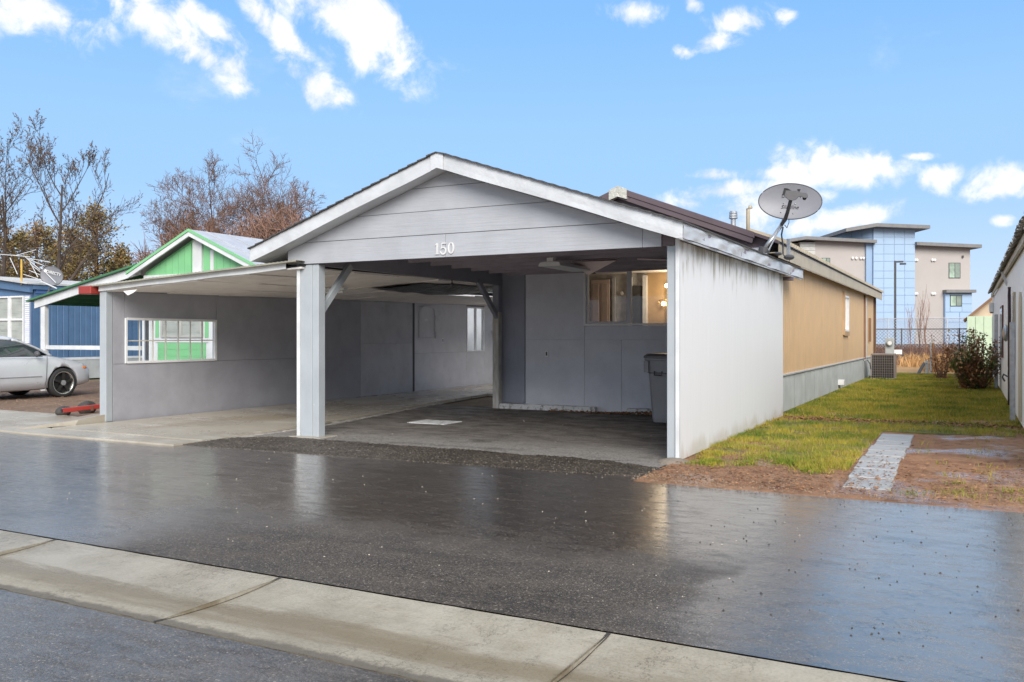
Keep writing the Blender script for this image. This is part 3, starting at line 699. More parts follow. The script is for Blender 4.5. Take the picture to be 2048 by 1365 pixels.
# ------------------------------------------------------------------ lean-to on the left with the grey wall
lt = thing('lean_to', 'low sloped lean-to roof on a grey textured wall, left of the gabled carport', 'lean-to', (-10.3, 9.3, 0))
def lz(x, y): return 2.205+.055*(x+12.2)+.012*(y-9.3)
WX = -12.15
def wallp(y0, y1, z0, z1, m, top=False, x=WX):
    g_ = .003
    if top: pts = [(y0+g_, z0+g_), (y1-g_, z0+g_), (y1-g_, lz(x, y1)-.10), (y0+g_, lz(x, y0)-.10)]
    else: pts = [(y0+g_, z0+g_), (y1-g_, z0+g_), (y1-g_, z1-g_), (y0+g_, z1-g_)]
    return MB().prism(pts, x-.012, x, 'x').build('wall_panel', m, lt, bev=.002)
def cwall(y0, y1, z0): return MB().prism([(y0, z0), (y1, z0), (y1, lz(WX, y1)-.068), (y0, lz(WX, y0)-.068)], WX-.10, WX-.0125, 'x')
for a, b, c in ((9.30,9.62,0),(9.62,11.57,1.69),(11.57,20.5,0),(21.5,22.3,0),(20.5,21.5,2.2)): cwall(a, b, c).build('wall_core', m_gwall, lt)
MB().box(WX-.10, WX-.0125, 9.62, 11.57, .0, .945).build('wall_core', m_gwall, lt)
MB().box(WX-.10, WX-.0125, 20.5, 21.5, .0, .96).build('wall_core', m_gwall, lt)

wallp(9.40, 15.83, .0, .943, m_gwall); wallp(9.40, 9.62, .943, 0, m_gwall, True)
wallp(9.62, 11.57, 1.69, 0, m_gwall, True); wallp(11.57, 15.83, .943, 0, m_gwall, True)
m_gwallb = mat('mid_grey_wall', (.45,.445,.465), .75, var=.07, layers=[((.27,.265,.28), 3, (1,1,1), .5, .8, .5)], bump=.7, bs=70, bdist=.006)
wallp(15.83, 17.90, .0, 1.22, m_gwallb); wallp(15.83, 17.90, 1.22, 0, m_gwallb, True)
wallp(17.99, 20.5, .0, .96, m_gwall2); wallp(17.99, 20.5, .96, 0, m_gwall2, True)
wallp(20.5, 21.5, .0, .96, m_gwall2); wallp(21.5, 22.3, .0, 0, m_gwall2, True)
MB().box(WX-.012, WX+.012, 17.92, 17.97, .02, lz(WX, 18)-.1).build('cover_strip', m_dark, lt)
MB().box(-12.30, WX+.004, 9.27, 9.39, .03, 2.125).build('corner_board', m_post, lt, bev=.004)
MB().box(-12.32, -8.28, 9.36, 9.39, lz(-12.3, 9.3)-.4, lz(-12.3, 9.3)-.3) if False else None
# window opening in the lean-to wall
wf = thing_w = None
fr = MB().box(WX-.05, WX+.02, 9.62, 9.66, .95, 1.69).box(WX-.05, WX+.02, 11.52, 11.57, .95, 1.69).box(WX-.05, WX+.02, 9.66, 11.52, .945, .985).box(WX-.05, WX+.02, 9.66, 11.52, 1.655, 1.695)
wfo = fr.build('window_frame', m_wframe, lt, bev=.003)
mi = MB()
for k in range(1, 7):
    y = 9.66+(11.52-9.66)*k/7; mi = MB().box(WX-.035, WX-.018, y-.009, y+.009, .985, 1.655); mi.build('glazing_bar', m_muntin, wfo)
MB().box(WX-.033, WX-.020, 9.661, 11.519, 1.31, 1.328).build('glazing_bar', m_muntin, wfo)
MB().box(WX-.060, WX-.036, 10.05, 10.12, .985, 1.655).build('sash_stile', m_wframe, wfo)
MB().add([(WX-.028,9.66,.985),(WX-.028,11.52,.985),(WX-.028,11.52,1.655),(WX-.028,9.66,1.655)], [(0,1,2,3)]).build('pane', m_glass, wfo)
fr2 = MB()
for (a, b, c, d) in ((20.5,20.54,.96,2.2),(21.46,21.5,.96,2.2),(20.54,21.46,.96,1.0),(20.54,21.46,2.16,2.2),(20.98,21.03,1.0,2.16)): fr2.box(WX-.05, WX+.015, a, b, c, d)
f2 = fr2.build('window_frame', m_wframe, lt, bev=.003)
MB().add([(WX-.02,20.54,1.0),(WX-.02,21.46,1.0),(WX-.02,21.46,2.16),(WX-.02,20.54,2.16)], [(0,1,2,3)]).build('pane', m_glass, f2)
# front fascia and roof sheet
fa = MB(); fa.grid(lambda u, v: (-12.28+3.9*u, 9.235+.004*math.sin(u*14), lz(-12.28+3.9*u, 9.3)-.005-.085*v-.004*math.sin(u*17)*v), 24, 2)
fa.grid(lambda u, v: (-12.28+3.9*u, 9.235+.04*v, lz(-12.28+3.9*u, 9.3)-.09), 24, 1)
fa.build('fascia', m_white, lt)
rs = MB(); nrib = 60
rs.grid(lambda u, v: (-12.62+4.5*u, 9.15+7.2*v, lz(-12.62+4.5*u, 9.15+7.2*v)+.002+.012*(int(round(u*nrib*2)) % 2)), nrib*2, 1)
rs.grid(lambda u, v: (-12.62+4.5*u, 9.15+7.2*v, lz(-12.62+4.5*u, 9.15+7.2*v)-.012), 2, 1)
rs.grid(lambda u, v: (-12.62+2.5*u, 16.35+6*v, lz(-12.62+2.5*u, 16.35+6*v)+.002+.012*(int(round(u*66)) % 2)), 66, 1)
rs.grid(lambda u, v: (-12.62+2.5*u, 16.35+6*v, lz(-12.62+2.5*u, 16.35+6*v)-.012), 2, 1)
rs.grid(lambda u, v: (-12.62+4.5*u, 9.15, lz(-12.62+4.5*u, 9.15)-.012+v*(.014+.012*(int(round(u*nrib*2)) % 2))), nrib*2, 1)
rs.build('roof_sheet', mat('aged_roof_metal', (.36,.34,.27), .5, metal=.3, var=.2), lt)
def lid(x0, x1, y0, y1, a, b):
    mb = MB(); P = [(x0,y0),(x1,y0),(x1,y1),(x0,y1)]
    return mb.add([(x, y, lz(x, y)-a) for x, y in P]+[(x, y, lz(x, y)-b) for x, y in P], [(3,2,1,0),(4,5,6,7),(0,1,5,4),(1,2,6,5),(2,3,7,6),(3,0,4,7)])
slope_c = lid(WX, -8.12, 9.28, 16.3, .062, .05)
lid(WX, -10.13, 16.3, 22.3, .062, .05).build('ceiling_backing', m_black, lt)
slope_c.build('ceiling_backing', m_black, lt)
# ceiling boards, loosely hung: every one a little out of level
XC = [WX+.005, -11.13, -10.11, -9.09, -8.14]
for i in range(4):
    for k in range(11):
        y0 = 9.28+1.17*k; y1 = y0+1.156
        if y0 > 16 and i > 1: continue
        x0, x1 = XC[i]+.007, XC[i+1]-.007
        dz = [random.uniform(-.022, .006) for _ in range(5)]
        cs = [(x0, y0), (x1, y0), (x1, y1), (x0, y1)]
        mid = ((x0+x1)/2, (y0+y1)/2)
        top = [(x, y, lz(x, y)-.090+dz[q]) for q, (x, y) in enumerate(cs)]+[(mid[0], mid[1], lz(*mid)-.098+dz[4]-.012)]
        up = [(x, y, lz(x, y)-.075) for x, y in cs]
        MB().add(top+up, [(0,4,1),(1,4,2),(2,4,3),(3,4,0),(5,6,7,8),(0,1,6,5),(1,2,7,6),(2,3,8,7),(3,0,5,8)]).build('ceiling_board', m_ceilw, lt)
# red eave gutter end over the corner board
rg = MB(); rg.box(-12.62, -12.32, 9.12, 9.34, 2.065, 2.195); rg.build('gutter', m_gutterm, lt, bev=.012)
MB().box(-12.60, -12.42, 9.345, 19, 2.08, 2.17).build('gutter_run', m_gutterm, lt)
# torn flap below the fascia
MB().add([(-11.72,9.25,2.10),(-11.42,9.27,2.12),(-11.50,9.26,2.07),(-11.60,9.24,2.03)], [(0,1,2,3)]).build('torn_flap', m_ceilw, lt)
# surface-mounted electrical panel, outlet, fittings on that wall
ep = thing('electrical_panel', 'tall painted electrical panel box with a conduit on the grey lean-to wall', 'electrical panel', (WX+.05, 18.9, 1.2))
EPY0, EPY1 = 18.15, 18.86
pn = MB().box(WX+.001, WX+.05, EPY0, EPY1, 1.36, 2.12).build('panel_door', m_gwall2, ep, bev=.008)
pts = [(WX+.07, EPY1-.02, 1.34)]+[(WX+.07+.01*math.sin(k), EPY1-.03+.015*math.sin(k*1.7), 1.36+.06*k) for k in range(12)]+[(WX+.07, EPY1-.1, 2.10),(WX+.07, EPY1-.3, 2.14),(WX+.06, EPY0+.12, 2.13),(WX+.06, EPY0, 2.05)]
MB().tube(pts, .022, 6).build('conduit', m_gwall2, ep, smooth=True)
for q, (y, z) in enumerate([(18.36,1.80),(18.42,1.805),(18.39,1.775),(18.46,1.79)]): MB().box(WX+.0505, WX+.056, y, y+.05, z, z+.022).build('label', m_plate, ep)
def outlet(x, y, z, nrm, lab):
    if nrm == 'x':
        o = MB().box(x, x+.008, y-.035, y+.035, z-.058, z+.058).build('outlet', m_plate, None, bev=.003)
        MB().box(x+.008, x+.010, y-.014, y+.014, z-.034, z+.034).build('socket', m_dark, o)
    else:
        o = MB().box(x-.035, x+.035, y-.008, y, z-.058, z+.058).build('outlet', m_plate, None, bev=.003)
        MB().box(x-.016, x+.016, y-.011, y-.008, z-.036, z+.036).build('socket', m_dark, o)
    return tag(o, lab, 'outlet')
outlet(WX+.001, 19.28, 1.28, 'x', 'white outlet plate on the pale lean-to wall right of the electrical panel')
outlet(-7.10, 14.966, 1.06, 'y', 'white outlet plate with a dark socket on the slate wall under the carport')
# sagging tarp and a small strip light under the lean-to ceiling
tp = MB()
def tarpf(u, v):
    y = 12.9+3.2*u; x = -9.75+1.2*v+.35*u
    sag = .11*math.sin(math.pi*v)**.8*math.sin(math.pi*min(1, u*1.05+.02))**.7
    return (x, y, lz(x, y)-.125-sag-.015*fnoise(x*5, y*3)-.03*abs(math.sin(x*7+y*2))*sag*4)
tp.grid(tarpf, 40, 22)
tg = tp.build('tarpaulin', m_tarp, None, smooth=True); tag(tg, 'black sagging tarpaulin pinned below the lean-to ceiling', 'tarpaulin')
tl = thing('strip_light', 'short white strip light on the lean-to ceiling behind the front post', 'light', (-9.95, 12.0, 2.2))
MB().box(-10.35, -9.55, 11.95, 12.07, lz(-9.95,12)-.18, lz(-9.95,12)-.13).build('housing', m_white, tl, bev=.006)
MB().cyl((-10.3,12.01,lz(-9.95,12)-.20), (-9.6,12.01,lz(-9.95,12)-.20), .016, 10).build('tube', m_plate, tl)
hk = thing('hanging_bulb', 'small bare bulb on a hook below the slate girder', 'bulb', (-8.06, 13.1, 2.3))
MB().cyl((-8.06,13.1,2.39), (-8.06,13.1,2.34), .010, 8).build('hook', m_dark, hk)
sb = MB(); sb.sphere((-8.06,13.1,2.30), .032, .032, .045, 12, 8); sb.build('globe', m_lnb, hk, smooth=True)
# tools leaning at the back of the lean-to
for (y, h, x2, mm, nm, lab) in [(21.75,1.55,-12.02,m_white,'plastic_pipe','white plastic pipe leaning at the rear of the lean-to wall'),(21.95,1.75,-11.95,m_dark,'metal_rail','dark metal rail leaning at the rear of the lean-to wall'),(22.1,1.35,-11.8,m_steel,'steel_pole','galvanised pole leaning at the rear of the lean-to wall')]:
    o = MB().beam((x2+.25,y,.03), (x2-.08,y+.12,h), .05, .05).build(nm, mm, None, bev=.006); tag(o, lab, 'pole')

# ------------------------------------------------------------------ tan mobile home behind the carport
hm = thing('mobile_home', 'long tan mobile home with slate painted front wall, brown gabled roof and pale skirting', 'mobile home', (-5.6, 15, 0))
HX0, HX1, HY0, HY1 = -8.20, -3.0, 15.0, 34.2
RX, RZ, RS = -5.6, 4.08, .39
def hz(x): return RZ-RS*abs(x-RX)
def fp(x0, x1, z0, z1, m, y=15.0, th=.02):
    return MB().box(x0+.002, x1-.002, y-th, y, z0+.002, z1-.002).build('wall_panel', m, hm, bev=.002)
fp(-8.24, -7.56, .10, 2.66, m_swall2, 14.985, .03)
fp(-7.56, -6.33, .0, 1.33, m_swall); fp(-7.56, -6.33, 1.33, 2.66, m_swall)
fp(-6.33, -5.60, .0, 1.33, m_swall); fp(-5.60, -4.38, .0, 1.33, m_swall)
fp(-6.33, -4.38, 1.33, 1.58, m_swall); fp(-4.38, -3.0, .0, 1.33, m_swall); fp(-4.38, -3.0, 1.33, 2.66, m_swall)
# outer shell (behind the panels) with the window opening left out
sh = MB().box(-8.2, -6.33, 15.0, 15.10, 0, 2.9).box(-4.38, HX1+.0, 15.0, 15.10, 0, 2.9).box(-6.33, -4.38, 15.0, 15.10, 0, 1.58).box(-6.33, -4.38, 15.0, 15.10, 2.64, 2.9)
sh.build('front_wall', m_swall, hm)
MB().box(-8.2, -8.1, 15.1, 34.2, 0, 2.9).build('left_wall', m_gwall2, hm)
MB().box(-8.2, HX1, 34.1, 34.2, 0, 2.9).build('rear_wall', m_tan, hm)
MB().box(-3.10, -3.022, 15.1, 34.1, 0, 2.78).build('side_wall_core', m_tandk, hm)
# sliding window in the front wall
wn = MB()
for (a, b, c, d) in ((-6.34,-6.295,1.585,2.64),(-4.42,-4.375,1.585,2.64),(-6.295,-4.42,1.585,1.625),(-6.295,-4.42,2.60,2.64)): wn.box(a, b, 14.955, 15.03, c, d)
wno = wn.build('window', m_wframe, hm, bev=.003)
sa = MB()
for (a, b, c, d) in ((-6.29,-6.25,1.63,2.595),(-5.50,-5.415,1.63,2.595),(-6.25,-5.50,1.63,1.665),(-6.25,-5.50,2.56,2.595)): sa.box(a, b, 14.985, 15.02, c, d)
sa.build('sash', m_swall, wno, bev=.003)
MB().add([(-6.25,15.005,1.665),(-5.50,15.005,1.665),(-5.50,15.005,2.56),(-6.25,15.005,2.56)], [(0,1,2,3)]).build('pane', m_glass, wno)
MB().add([(-5.415,15.012,1.625),(-4.42,15.012,1.625),(-4.42,15.012,2.60),(-5.415,15.012,2.60)], [(0,1,2,3)]).build('pane', m_glass, wno)
# the room seen through that window
MB().box(-8.0, -3.15, 15.12, 17.6, .70, .72).build('room_floor', m_tandk, hm)
MB().box(-8.0, -3.15, 15.12, 17.6, 2.72, 2.74).build('room_ceiling', m_ceilw, hm)
MB().box(-8.0, -5.97, 17.5, 17.55, .72, 2.72).build('room_wall', m_marble, hm)
MB().box(-5.97, -3.15, 17.48, 17.53, .72, 2.72).build('room_wall', m_warm, hm)
MB().box(-8.0, -7.95, 15.12, 17.5, .72, 2.72).build('room_wall', m_swall2, hm)
MB().box(-3.2, -3.15, 15.12, 17.5, .72, 2.72).build('room_wall', m_warm, hm)
dr = MB().box(-7.20, -6.78, 17.40, 17.44, .74, 2.60).build('interior_door', m_door, hm, bev=.004)
for zc, hh in ((2.32,.2),(1.80,.34),(1.15,.34)):
    for xx in (-7.09, -6.89):
        MB().box(xx-.075, xx+.075, 17.385, 17.399, zc-hh, zc+hh).build('door_panel', mat('door_panel_edge', (.55,.46,.43), .5), dr, bev=.01)
MB().box(-6.72, -6.66, 17.42, 17.48, .74, 2.64).build('door_jamb', m_trim, hm)
MB().box(-6.36, -6.28, 17.40, 17.48, .74, 2.64).build('door_jamb', m_wframe, hm)
MB().box(-6.27, -6.04, 17.42, 17.46, .74, 2.45).build('dark_doorway', m_dark, hm)
MB().box(-6.03, -5.95, 17.38, 17.48, .74, 2.66).build('door_jamb', m_wframe, hm)
mir = MB(); mir.sphere((-6.52, 17.46, 2.30), .045, .02, .045); mir.build('wall_hook', m_plate, hm, smooth=True)
lp = thing('wall_lamp', 'brass wall lamp with two lit globes seen through the carport window', 'lamp', (-5.33, 17.4, 2.0))
MB().box(-5.53, -5.51, 17.36, 17.38, 1.70, 2.42).box(-5.47, -5.45, 17.36, 17.38, 1.70, 2.42).build('stem', m_brass, lp)
MB().tube([(-5.52+.10*math.cos(t)-.05, 17.36, 2.10+.05*math.sin(t)) for t in [R(a) for a in range(0, 300, 25)]], .010, 6).build('scroll', m_brass, lp)
g1 = MB(); g1.sphere((-5.49,17.33,2.43), .042); g1.build('globe', m_glow, lp, smooth=True)
g2 = MB(); g2.sphere((-5.56,17.32,2.06), .042); g2.build('globe', m_glow, lp, smooth=True)
ld = bpy.data.lights.new('lamp_glow', 'POINT'); lo_ = bpy.data.objects.new('lamp_glow', ld); link(lo_, lp)
ld.energy = 8; ld.color = (1,.82,.58); ld.shadow_soft_size = .12; lo_.location = (.0, -.45, .25)
if 0: tb = thing('table_lampshade', 'cream rumpled cloth bundle on the sill side of the lit room', 'cloth', (-4.9, 16.1, 1.3))
if 0:
  cl = MB(); cl.grid(lambda u, v: (-5.75+1.5*u, 16.0+.5*v, 1.95-.30*abs(u-.5)-.25*v*v+.05*fnoise(u*6, v*6)), 24, 12); cl.build('cloth', mat('cream_cloth', (.62,.58,.52), .8, bump=.6, bs=8, bdist=.05), tb, smooth=True)
# side siding: 4 ft grooved sheets
def groove_sheet(y0, z0, z1, m, name, n=6, wd=1.22, x=-3.0):
    pts = []; w0 = (wd-.012)/n
    for i in range(n):
        a = y0+.006+w0*i
        pts += [(x, a), (x, a+w0-.018), (x-.008, a+w0-.014), (x-.008, a+w0-.004)]
    poly = pts+[(x-.02, y0+wd-.006), (x-.02, y0+.006)]
    return MB().prism(poly[::-1], z0, z1, 'z').build(name, m, hm)
s0 = groove_sheet(15.1, .70, 2.78, m_tan, 'siding_sheet')
for k in range(1, 15):
    if k in (8, 12): continue
    again(s0, hm, (0, 1.22*k, 0))
def hole_sheet(y0, parts):
    for (a, b, c, d) in parts: MB().box(-3.02, -3.0, a, b, c, d).build('siding_sheet', m_tan, hm)
ya = 15.1+1.22*8; hole_sheet(ya, [(ya+.006,25.02,.70,2.78),(25.02,25.98,.70,1.50),(25.02,25.98,2.52,2.78),(25.98,ya+1.214,.70,2.78)])
ya = 15.1+1.22*12; hole_sheet(ya, [(ya+.006,30.25,.70,2.78),(30.25,30.95,2.70,2.78)])
sw = MB()
for (a, b, c, d) in ((25.02,25.09,1.52,2.50),(25.91,25.98,1.52,2.50),(25.09,25.91,1.52,1.58),(25.09,25.91,2.44,2.50),(25.47,25.53,1.58,2.44)): sw.box(-3.03, -2.955, a, b, c, d)
swo = sw.build('side_window', m_wframe, hm, bev=.003)
MB().box(-3.04, -3.03, 25.09, 25.91, 1.58, 2.44).build('pane', m_glassd, swo)
MB().box(-3.03, -2.945, 24.93, 25.012, 1.42, 2.60).box(-3.03, -2.94, 25.02, 25.98, 1.40, 1.515).build('window_surround', mat('tan_board', (.42,.28,.16), .6), swo)
do = MB().box(-3.04, -2.975, 30.32, 30.95, .62, 2.66).build('side_door', m_white, hm, bev=.004)
MB().box(-3.03, -2.945, 30.22, 30.31, .60, 2.72).build('door_frame', m_tandk, do)
MB().box(-3.03, -2.94, 31.7, 32.0, 1.2, 2.0).build('shutter', m_tandk, hm, bev=.004)
MB().box(-3.02, -2.975, 34.1, 34.22, .62, 2.80).build('corner_strip', m_tandk, hm)
# skirting: ribbed sheets
def rib_sheet(y0, name='skirting_sheet', wd=1.22, x=-2.99):
    n = 12; pts = []; w0 = (wd-.004)/n
    for i in range(n):
        a = y0+.002+w0*i; pts += [(x, a), (x, a+w0*.55), (x-.018, a+w0*.65), (x-.018, a+w0*.9)]
    return MB().prism((pts+[(x-.03, y0+wd-.002), (x-.03, y0+.002)])[::-1], .0, .665, 'z').build(name, m_skirt, hm)
k0 = rib_sheet(15.1)
for k in range(1, 15): again(k0, hm, (0, 1.22*k, 0))
MB().box(-3.02, -2.962, 15.1, 34.2, .667, .70).build('skirting_cap', m_wrap, hm, bev=.004)
# roof
y0, y1 = 14.84, 34.45
MB().prism([(-8.55, hz(-8.55)-.05), (-2.82, hz(-2.82)-.05), (-2.82, hz(-2.82)), (RX, RZ), (-8.55, hz(-8.55))][:], y0+.03, y1, 'y') if False else None
MB().prism([(RX, RZ-.055), (-2.80, hz(-2.80)-.055), (-2.80, hz(-2.80)), (RX, RZ)], y0, y1, 'y').build('roof_slope', m_brown, hm)
MB().prism([(-8.45, hz(-8.45)-.055), (RX, RZ-.055), (RX, RZ), (-8.45, hz(-8.45))], y0, y1, 'y').build('roof_slope', m_brown, hm)
MB().prism([(RX, RZ+.003), (-3.18, hz(-3.18)+.003), (-3.18, hz(-3.18)-.10), (RX, RZ-.105)], y0-.035, y0-.003, 'y').build('rake_trim', m_brown, hm, bev=.004)
MB().prism([(RX, RZ-.108), (-3.20, hz(-3.20)-.104), (-3.22, hz(-3.22)-.20), (RX, RZ-.20)], y0-.020, y0-.003, 'y').build('rake_trim', m_brown, hm, bev=.004)
MB().prism([(-8.45, hz(-8.45)+.003), (RX, RZ+.003), (RX, RZ-.15), (-8.45, hz(-8.45)-.15)], y0-.035, y0-.003, 'y').build('rake_trim', m_brown, hm, bev=.004)
MB().prism([(-8.2,2.9), (HX1,2.9), (HX1, hz(HX1)-.06), (RX, RZ-.06), (-8.2, hz(-8.2)-.06)], 14.99, 15.08, 'y').build('gable_wall', m_brown, hm)
cpz = MB().prism([(RX-.17, hz(RX-.17)-.16), (RX, RZ-.17), (RX+.17, hz(RX+.17)-.16), (RX+.17, hz(RX+.17)+.02), (RX, RZ+.025), (RX-.17, hz(RX-.17)+.02)], y0-.06, y0+.06, 'y').build('ridge_cap', mat('silver_tape', (.55,.53,.46), .35, metal=.3, bump=1, bs=9, bdist=.03), hm)
MB().box(-2.99, -2.80, 14.95, 34.4, 2.785, 2.80).build('soffit', m_cream, hm)
# cream eave fascia in lengths, then the rib ends of the roof sheets
yy = 14.95
while yy < 34.3:
    e = min(yy+2.4, 34.4); MB().box(-2.815, -2.79, yy+.003, e-.003, 2.70, hz(-2.80)-.06).build('fascia_length', m_cream, hm, bev=.003); yy += 2.4
rb0 = MB().prism([(-3.3, hz(-3.3)+.001), (-2.735, hz(-2.735)+.001), (-2.735, hz(-2.765)+.05), (-3.3, hz(-3.3)+.05)], 15.02, 15.10, 'y').build('roof_rib', m_cream, hm)
for k in range(1, 84): again(rb0, hm, (0, .233*k, 0))
MB().prism([(-3.3, hz(-3.3)+.0005), (-2.76, hz(-2.76)+.0005), (-2.76, hz(-2.76)-.012), (-3.3, hz(-3.3)-.012)], 15.0, 34.45, 'y').build('drip_edge', m_steel, hm)
# roof vents
v1 = MB().cyl((-4.6,19.3,3.6), (-4.6,19.3,3.98), .055, 14).build('roof_vent', m_steel, hm, smooth=False)
vc = MB(); 
for k in range(3): vc.cyl((-4.6,19.3,3.985+.055*k), (-4.6,19.3,4.025+.055*k), .095-.004*k, 16)
vc.cyl((-4.6,19.3,3.985), (-4.6,19.3,4.15), .07, 16); vc.build('vent_cap', m_steel, v1)
MB().tube([(-4.3,19.4,3.5), (-4.3,19.4,4.14), (-4.3,19.4,4.19), (-4.27,19.4,4.225), (-4.22,19.4,4.24)], [.042,.042,.046,.046,.046], 12).build('vent_pipe', m_cream, hm, smooth=True)

# wheel-stop curbs along the slate wall, leaves piled by them
def curb(x0, x1, lab, rot=0):
    mb = MB(); n = int((x1-x0)/.06)
    sec = [(-.075, 0), (.075, 0), (.062, .10), (-.062, .10)]
    vs = []
    for i in range(n+1):
        x = x0+(x1-x0)*i/n
        for (a, z) in sec: vs.append((x, 14.80+a+.008*fnoise(x*9, a*20)+rot*(x-x0), z+(.012*fnoise(x*7, a*9+3) if z else 0)))
    fs = [(i*4+k, i*4+(k+1) % 4, (i+1)*4+(k+1) % 4, (i+1)*4+k) for i in range(n) for k in range(4)]+[(3,2,1,0), (n*4, n*4+1, n*4+2, n*4+3)]
    mb.add(vs, fs); o = mb.build('concrete_curb', m_curbc, None); return tag(o, lab, 'curb', 'concrete curbs along the slate wall')
curb(-8.0, -6.03, 'long white chipped concrete curb at the foot of the slate wall')
curb(-5.42, -4.0, 'shorter concrete curb behind the wheeled bin')
# manhole-like plate in the carport floor
tag(MB().box(-7.95, -7.25, 11.55, 12.1, .006, .018).build('floor_plate', m_curbc, None, bev=.004), 'flat pale square plate set in the carport floor', 'plate')

# shop light hanging under the carport
sl = thing('shop_light', 'white hooded shop light hanging under the carport ceiling', 'light', (-5.32, 11.3, 2.4))
hood = [(-5.50,2.405),(-5.47,2.455),(-5.40,2.465),(-5.24,2.465),(-5.17,2.455),(-5.14,2.405),(-5.145,2.40),(-5.495,2.40)]
MB().prism(hood, 11.3, 12.55, 'y').build('hood', m_white, sl, bev=.003)
MB().box(-5.37, -5.27, 11.32, 11.42, 2.466, 2.52).build('bracket', m_plate, sl)
MB().cyl((-5.35,11.4,2.51), (-5.35,11.4,2.67), .006, 6).cyl((-5.29,12.4,2.46), (-5.29,12.4,2.67), .006, 6).build('hanger', m_steel, sl)
# drooping insulation board, and a second one by the right wall
ib = thing('insulation_board', 'pinkish printed insulation board hanging down from the carport ceiling', 'board', (-4.9, 12, 2.27))
A, B_, C_, D_ = Vector((-5.36,12.15,2.52)), Vector((-4.60,12.15,2.54)), Vector((-4.57,12.0,2.50)), Vector((-5.27,12.62,2.345))
nrm = (B_-A).cross(D_-A).normalized()*.012
MB().add([A,B_,C_,D_,A+nrm,B_+nrm,C_+nrm,D_+nrm], [(3,2,1,0),(4,5,6,7),(0,1,5,4),(1,2,6,5),(2,3,7,6),(3,0,4,7)]).build('board', m_board2, ib)
def on_board(u0, v0, u1, v1, nm='printed_bar'):
    # coordinates along A->B and A->D on the board's visible face
    e1 = (B_-A); e2 = (D_-A)
    lo = A+e1*0; off = -nrm*.25 if nrm.z > 0 else nrm*1.25
    P = lambda u, v: A+e1*u+e2*v+off
    return MB().add([P(u0,v0), P(u1,v0), P(u1,v1), P(u0,v1)], [(0,1,2,3)]).build(nm, m_ink, ib)
on_board(.03,.10,.10,.42); on_board(.04,.52,.10,.80); on_board(.10,.78,.22,.90); on_board(.42,.16,.56,.42); on_board(.27,.06,.30,.34)
tag(MB().add([(-4.35,12.3,2.53),(-3.3,12.6,2.53),(-3.3,11.8,2.42),(-4.35,12.3,2.545),(-3.3,12.6,2.545),(-3.3,11.8,2.435)], [(0,2,1),(3,4,5),(0,1,4,3),(1,2,5,4),(2,0,3,5)]).build('loose_ceiling_board', m_board2, None), 'loose pale board sagging from the carport ceiling near the right post', 'board')

# wheeled bin
bn_ = thing('wheeled_bin', 'grey plastic wheeled bin with closed lid behind the right post', 'bin', (-4.27, 13.6, 0))
def ring(z, a, b, cy=0): return [(x*a, cy+y*b, z) for x, y in ((-1,-.8),(-.8,-1),(.8,-1),(1,-.8),(1,.8),(.8,1),(-.8,1),(-1,.8))]
def loft(rings):
    mb = MB(); n = len(rings[0]); vs = [p for r in rings for p in r]
    mb.add(vs, [(i*n+k, i*n+(k+1) % n, (i+1)*n+(k+1) % n, (i+1)*n+k) for i in range(len(rings)-1) for k in range(n)]+[tuple(range(n))[::-1], tuple(range((len(rings)-1)*n, len(rings)*n))])
    return mb
loft([ring(.02,.20,.24), ring(.08,.215,.255), ring(.80,.255,.32), ring(.82,.29,.35), ring(1.00,.30,.36), ring(1.01,.315,.375), ring(1.04,.315,.375)]).build('bin_body', m_bin, bn_, local=True)
loft([ring(1.045,.325,.385), ring(1.075,.325,.385), ring(1.115,.28,.34), ring(1.125,.2,.25)]).build('lid', mat('lid_plastic', (.12,.11,.11), .4), bn_, local=True)
for xa in (-.29, .02): MB().box(xa,xa+.075,-.40,-.35,.82,1.0).build('lift_rib', m_bin, bn_, local=True)
MB().tube([(-.12,-.37,.84), (-.12,-.40,.78), (.0,-.40,.78), (.0,-.37,.84)], .012, 6).build('catch_bar', m_dark, bn_, local=True)
for sx in (-1, 1): MB().cyl((sx*.24,.24,.11), (sx*.29,.24,.11), .11, 20).build('wheel', m_tyre, bn_, local=True)

rfc = thing('board_fence', 'tan vertical board fence closing the yard behind the lean-to', 'fence', (-10.3, 25, 0))
for k in range(26): MB().box(-12.4+.17*k, -12.4+.17*k+.155, 25+.006*(k % 2), 25.02+.006*(k % 2), .03, 1.80+.012*math.sin(k*2.3)).build('board', m_cream, rfc)
for z in (.35, 1.45): MB().box(-12.4, -8.0, 25.03, 25.07, z, z+.09).build('rail', m_cream, rfc)

# ------------------------------------------------------------------ satellite dishes and aerial
def dish(root, c, nrm, a, b, roll, depth, m, thick=.012):
    """elliptical reflector: centre, facing direction, semi-axes, roll about the axis; returns its frame"""
    nz = Vector(nrm).normalized(); x = Vector((0,0,1)).cross(nz).normalized(); y = nz.cross(x)
    x, y = x*math.cos(roll)+y*math.sin(roll), y*math.cos(roll)-x*math.sin(roll)
    c = Vector(c)
    mb = MB(); n, mr = 48, 8
    def f(u, v, off=0):
        r = v; t = 2*math.pi*u
        return c+x*(a*r*math.cos(t))+y*(b*r*math.sin(t))+nz*(depth*(r*r-1)-off)
    mb.grid(lambda u, v: f(u, v), n, mr); mb.grid(lambda u, v: f(u, 1-v, thick), n, mr)
    mb.build('reflector', m, root, smooth=True)
    rim = MB(); rim.tube([f(k/n, 1, thick/2) for k in range(n+1)], .009, 6, False); rim.build('rim', m_dark, root, smooth=True)
    M_ = Matrix((( x.x, y.x, nz.x, c.x), (x.y, y.y, nz.y, c.y), (x.z, y.z, nz.z, c.z), (0,0,0,1)))
    return M_
sd_ = thing('satellite_dish', 'large grey oval satellite dish with a bent mast on the right eave of the carport', 'satellite dish', tuple(at(1537, 497, 13.1)))
